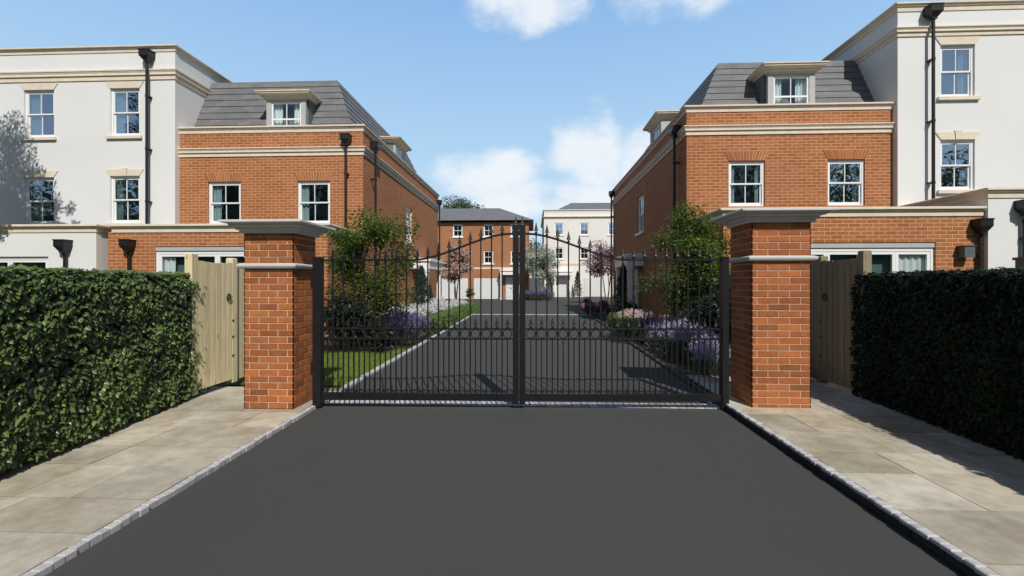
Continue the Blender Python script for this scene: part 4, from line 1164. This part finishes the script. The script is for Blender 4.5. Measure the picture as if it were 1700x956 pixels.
for x in range(-80, 81, 4):
    tall = 14.5 + 2.2*math.sin(x*.55) + rt.uniform(-1, 1)
    for k in range(70):
        c = Vector((x+rt.uniform(-3, 3), -27+rt.uniform(-2, 2), tall*(.15 + .85*rt.random()**.8)))
        for q in range(30):
            p = c + rvec(rt)*1.15; leaf(tl, p, rvec(rt), rvec(rt), rt.uniform(.28,.5), .34, 0, (rt.random(),0,0), 'leaf')
tl.box(-85, 85, -27.2, -26.8, 0, 10.0)
tag(tl.build('treeline', M['leaf_tree']), 'line of trees across the road behind the viewpoint', 'trees', kind='stuff')

# ------------------------------------------------------------------ camera
TH = math.atan(34/760)
cam = D.cameras.new('camera'); co = D.objects.new('camera', cam); COL.objects.link(co)
cam.sensor_width = 36; cam.lens = 36*760/1700; cam.clip_end = 2000; cam.clip_start = .05
cam.shift_y = -8/1700
co.location = (0, 0, 1.5); co.rotation_euler = (PI/2, 0, TH); SC.camera = co

# ------------------------------------------------------------------ light
SV = Vector((.335, -.935, 1.0)).normalized(); EL = math.asin(SV.z); AZ = math.atan2(SV.x, SV.y)
sl = D.lights.new('sun', 'SUN'); sl.energy = 4.3; sl.angle = math.radians(.5); sl.color = (1, .955, .88)
so = D.objects.new('sun', sl); COL.objects.link(so); so.rotation_euler = SV.to_track_quat('Z', 'Y').to_euler(); so.location = (6, -18, 20)

W = D.worlds.new('World'); SC.world = W; W.use_nodes = True
t = W.node_tree; t.nodes.clear()
def N(typ, **kw):
    q = t.nodes.new(typ)
    for k, v in kw.items(): setattr(q, k, v)
    return q
def mth(op, a, b=None, clamp=False):
    q = N('ShaderNodeMath', operation=op); q.use_clamp = clamp
    for i, v in enumerate((a, b)):
        if v is None: continue
        if hasattr(v, 'links'): t.links.new(v, q.inputs[i])
        else: q.inputs[i].default_value = v
    return q.outputs[0]
sky = N('ShaderNodeTexSky', sky_type='NISHITA'); sky.sun_disc = False
sky.sun_elevation = EL; sky.sun_rotation = AZ; sky.air_density = 1.0; sky.dust_density = .6; sky.ozone_density = 1.6
tc = N('ShaderNodeTexCoord'); sp = N('ShaderNodeSeparateXYZ'); t.links.new(tc.outputs['Generated'], sp.inputs[0])
az = mth('ARCTAN2', sp.outputs[0], sp.outputs[1])
el = mth('ARCSINE', sp.outputs[2])
nz = N('ShaderNodeTexNoise'); nz.inputs['Scale'].default_value = 7; nz.inputs['Detail'].default_value = 9; nz.inputs['Roughness'].default_value = .58
mp = N('ShaderNodeMapping'); mp.inputs['Scale'].default_value = (1, 1, 1.5); t.links.new(tc.outputs['Generated'], mp.inputs[0]); t.links.new(mp.outputs[0], nz.inputs['Vector'])
nn = mth('SUBTRACT', nz.outputs[0], .5)
# cloud banks: azimuth, elevation, half widths (degrees), weight
banks = [(-5.8, 13.2, 8.0, 4.0, 1.25), (-1.5, 11.0, 7, 3.2, 1.0), (1.0, 9.6, 16, 2.0, .9), (7.0, 15.0, 5.4, 5.6, 1.25), (8.0, 18.0, 2.6, 3.6, .55), (6.0, 11.0, 5.5, 2.6, 1.0), (13.5, 14.5, 5, 4.5, .8),
         (0.5, 31.5, 8.5, 3.8, 1.0), (19, 31.2, 11, 3.0, .9), (-75, 22, 22, 6, .8), (95, 25, 22, 8, .8), (165, 30, 25, 9, .8), (-140, 26, 22, 8, .8)]
acc = None
for a0, e0, wa, we, k in banks:
    dx = mth('DIVIDE', mth('SUBTRACT', az, math.radians(a0)), math.radians(wa)); dy = mth('DIVIDE', mth('SUBTRACT', el, math.radians(e0)), math.radians(we))
    v = mth('MULTIPLY', mth('SUBTRACT', 1.0, mth('ADD', mth('MULTIPLY', dx, dx), mth('MULTIPLY', dy, dy))), k)
    acc = v if acc is None else mth('MAXIMUM', acc, v)
den = mth('ADD', acc, mth('MULTIPLY', nn, 3.0))
mr = N('ShaderNodeMapRange', interpolation_type='SMOOTHSTEP'); mr.inputs[1].default_value = .0; mr.inputs[2].default_value = 1.1; mr.inputs[3].default_value = 0; mr.inputs[4].default_value = .84
t.links.new(den, mr.inputs[0])
# sky brightened only towards the view, kept dimmer elsewhere so shade stays deep
cr = N('ShaderNodeValToRGB'); e_ = cr.color_ramp.elements; e_.new(.5)
for k_, (p_, c_) in enumerate(((.0, (.66,.81,.93)), (.30, (.435,.665,.89)), (.62, (.27,.485,.81)))):
    e_[k_].position = p_; e_[k_].color = (*c_, 1)
t.links.new(mth('DIVIDE', el, math.radians(50), True), cr.inputs[0])
gs = N('ShaderNodeVectorMath', operation='SCALE'); t.links.new(cr.outputs[0], gs.inputs[0]); gs.inputs['Scale'].default_value = 20.4
nr = N('ShaderNodeMapRange', interpolation_type='SMOOTHSTEP'); nr.inputs[1].default_value = .38; nr.inputs[2].default_value = .57; t.links.new(sp.outputs[1], nr.inputs[0])
vm = N('ShaderNodeMix', data_type='RGBA'); t.links.new(nr.outputs[0], vm.inputs[0]); t.links.new(sky.outputs[0], vm.inputs[6]); t.links.new(gs.outputs[0], vm.inputs[7])
# pale band added low in the southern sky to brighten window reflections
sb = mth('MULTIPLY', mth('MULTIPLY', mth('SUBTRACT', mth('MULTIPLY', sp.outputs[1], -1), .35, True), 2.2, True), mth('SUBTRACT', 1.0, mth('DIVIDE', el, math.radians(42)), True), True)
v2 = N('ShaderNodeMix', data_type='RGBA'); t.links.new(sb, v2.inputs[0]); t.links.new(vm.outputs[2], v2.inputs[6]); v2.inputs[7].default_value = (8.0, 12.6, 18.5, 1)
vm = v2
mx = N('ShaderNodeMix', data_type='RGBA'); t.links.new(mr.outputs[0], mx.inputs[0]); t.links.new(vm.outputs[2], mx.inputs[6]); mx.inputs[7].default_value = (18.6, 19.0, 19.5, 1)
bg = N('ShaderNodeBackground'); bg.inputs[1].default_value = .05; t.links.new(mx.outputs[2], bg.inputs[0])
wo = N('ShaderNodeOutputWorld'); t.links.new(bg.outputs[0], wo.inputs[0])

SC.view_settings.view_transform = 'Standard'; SC.view_settings.look = 'None'; SC.view_settings.exposure = 0; SC.view_settings.gamma = 1
SC.cycles.max_bounces = 8; SC.cycles.transparent_max_bounces = 12
try: SC.cycles.use_denoising = True
except Exception: pass
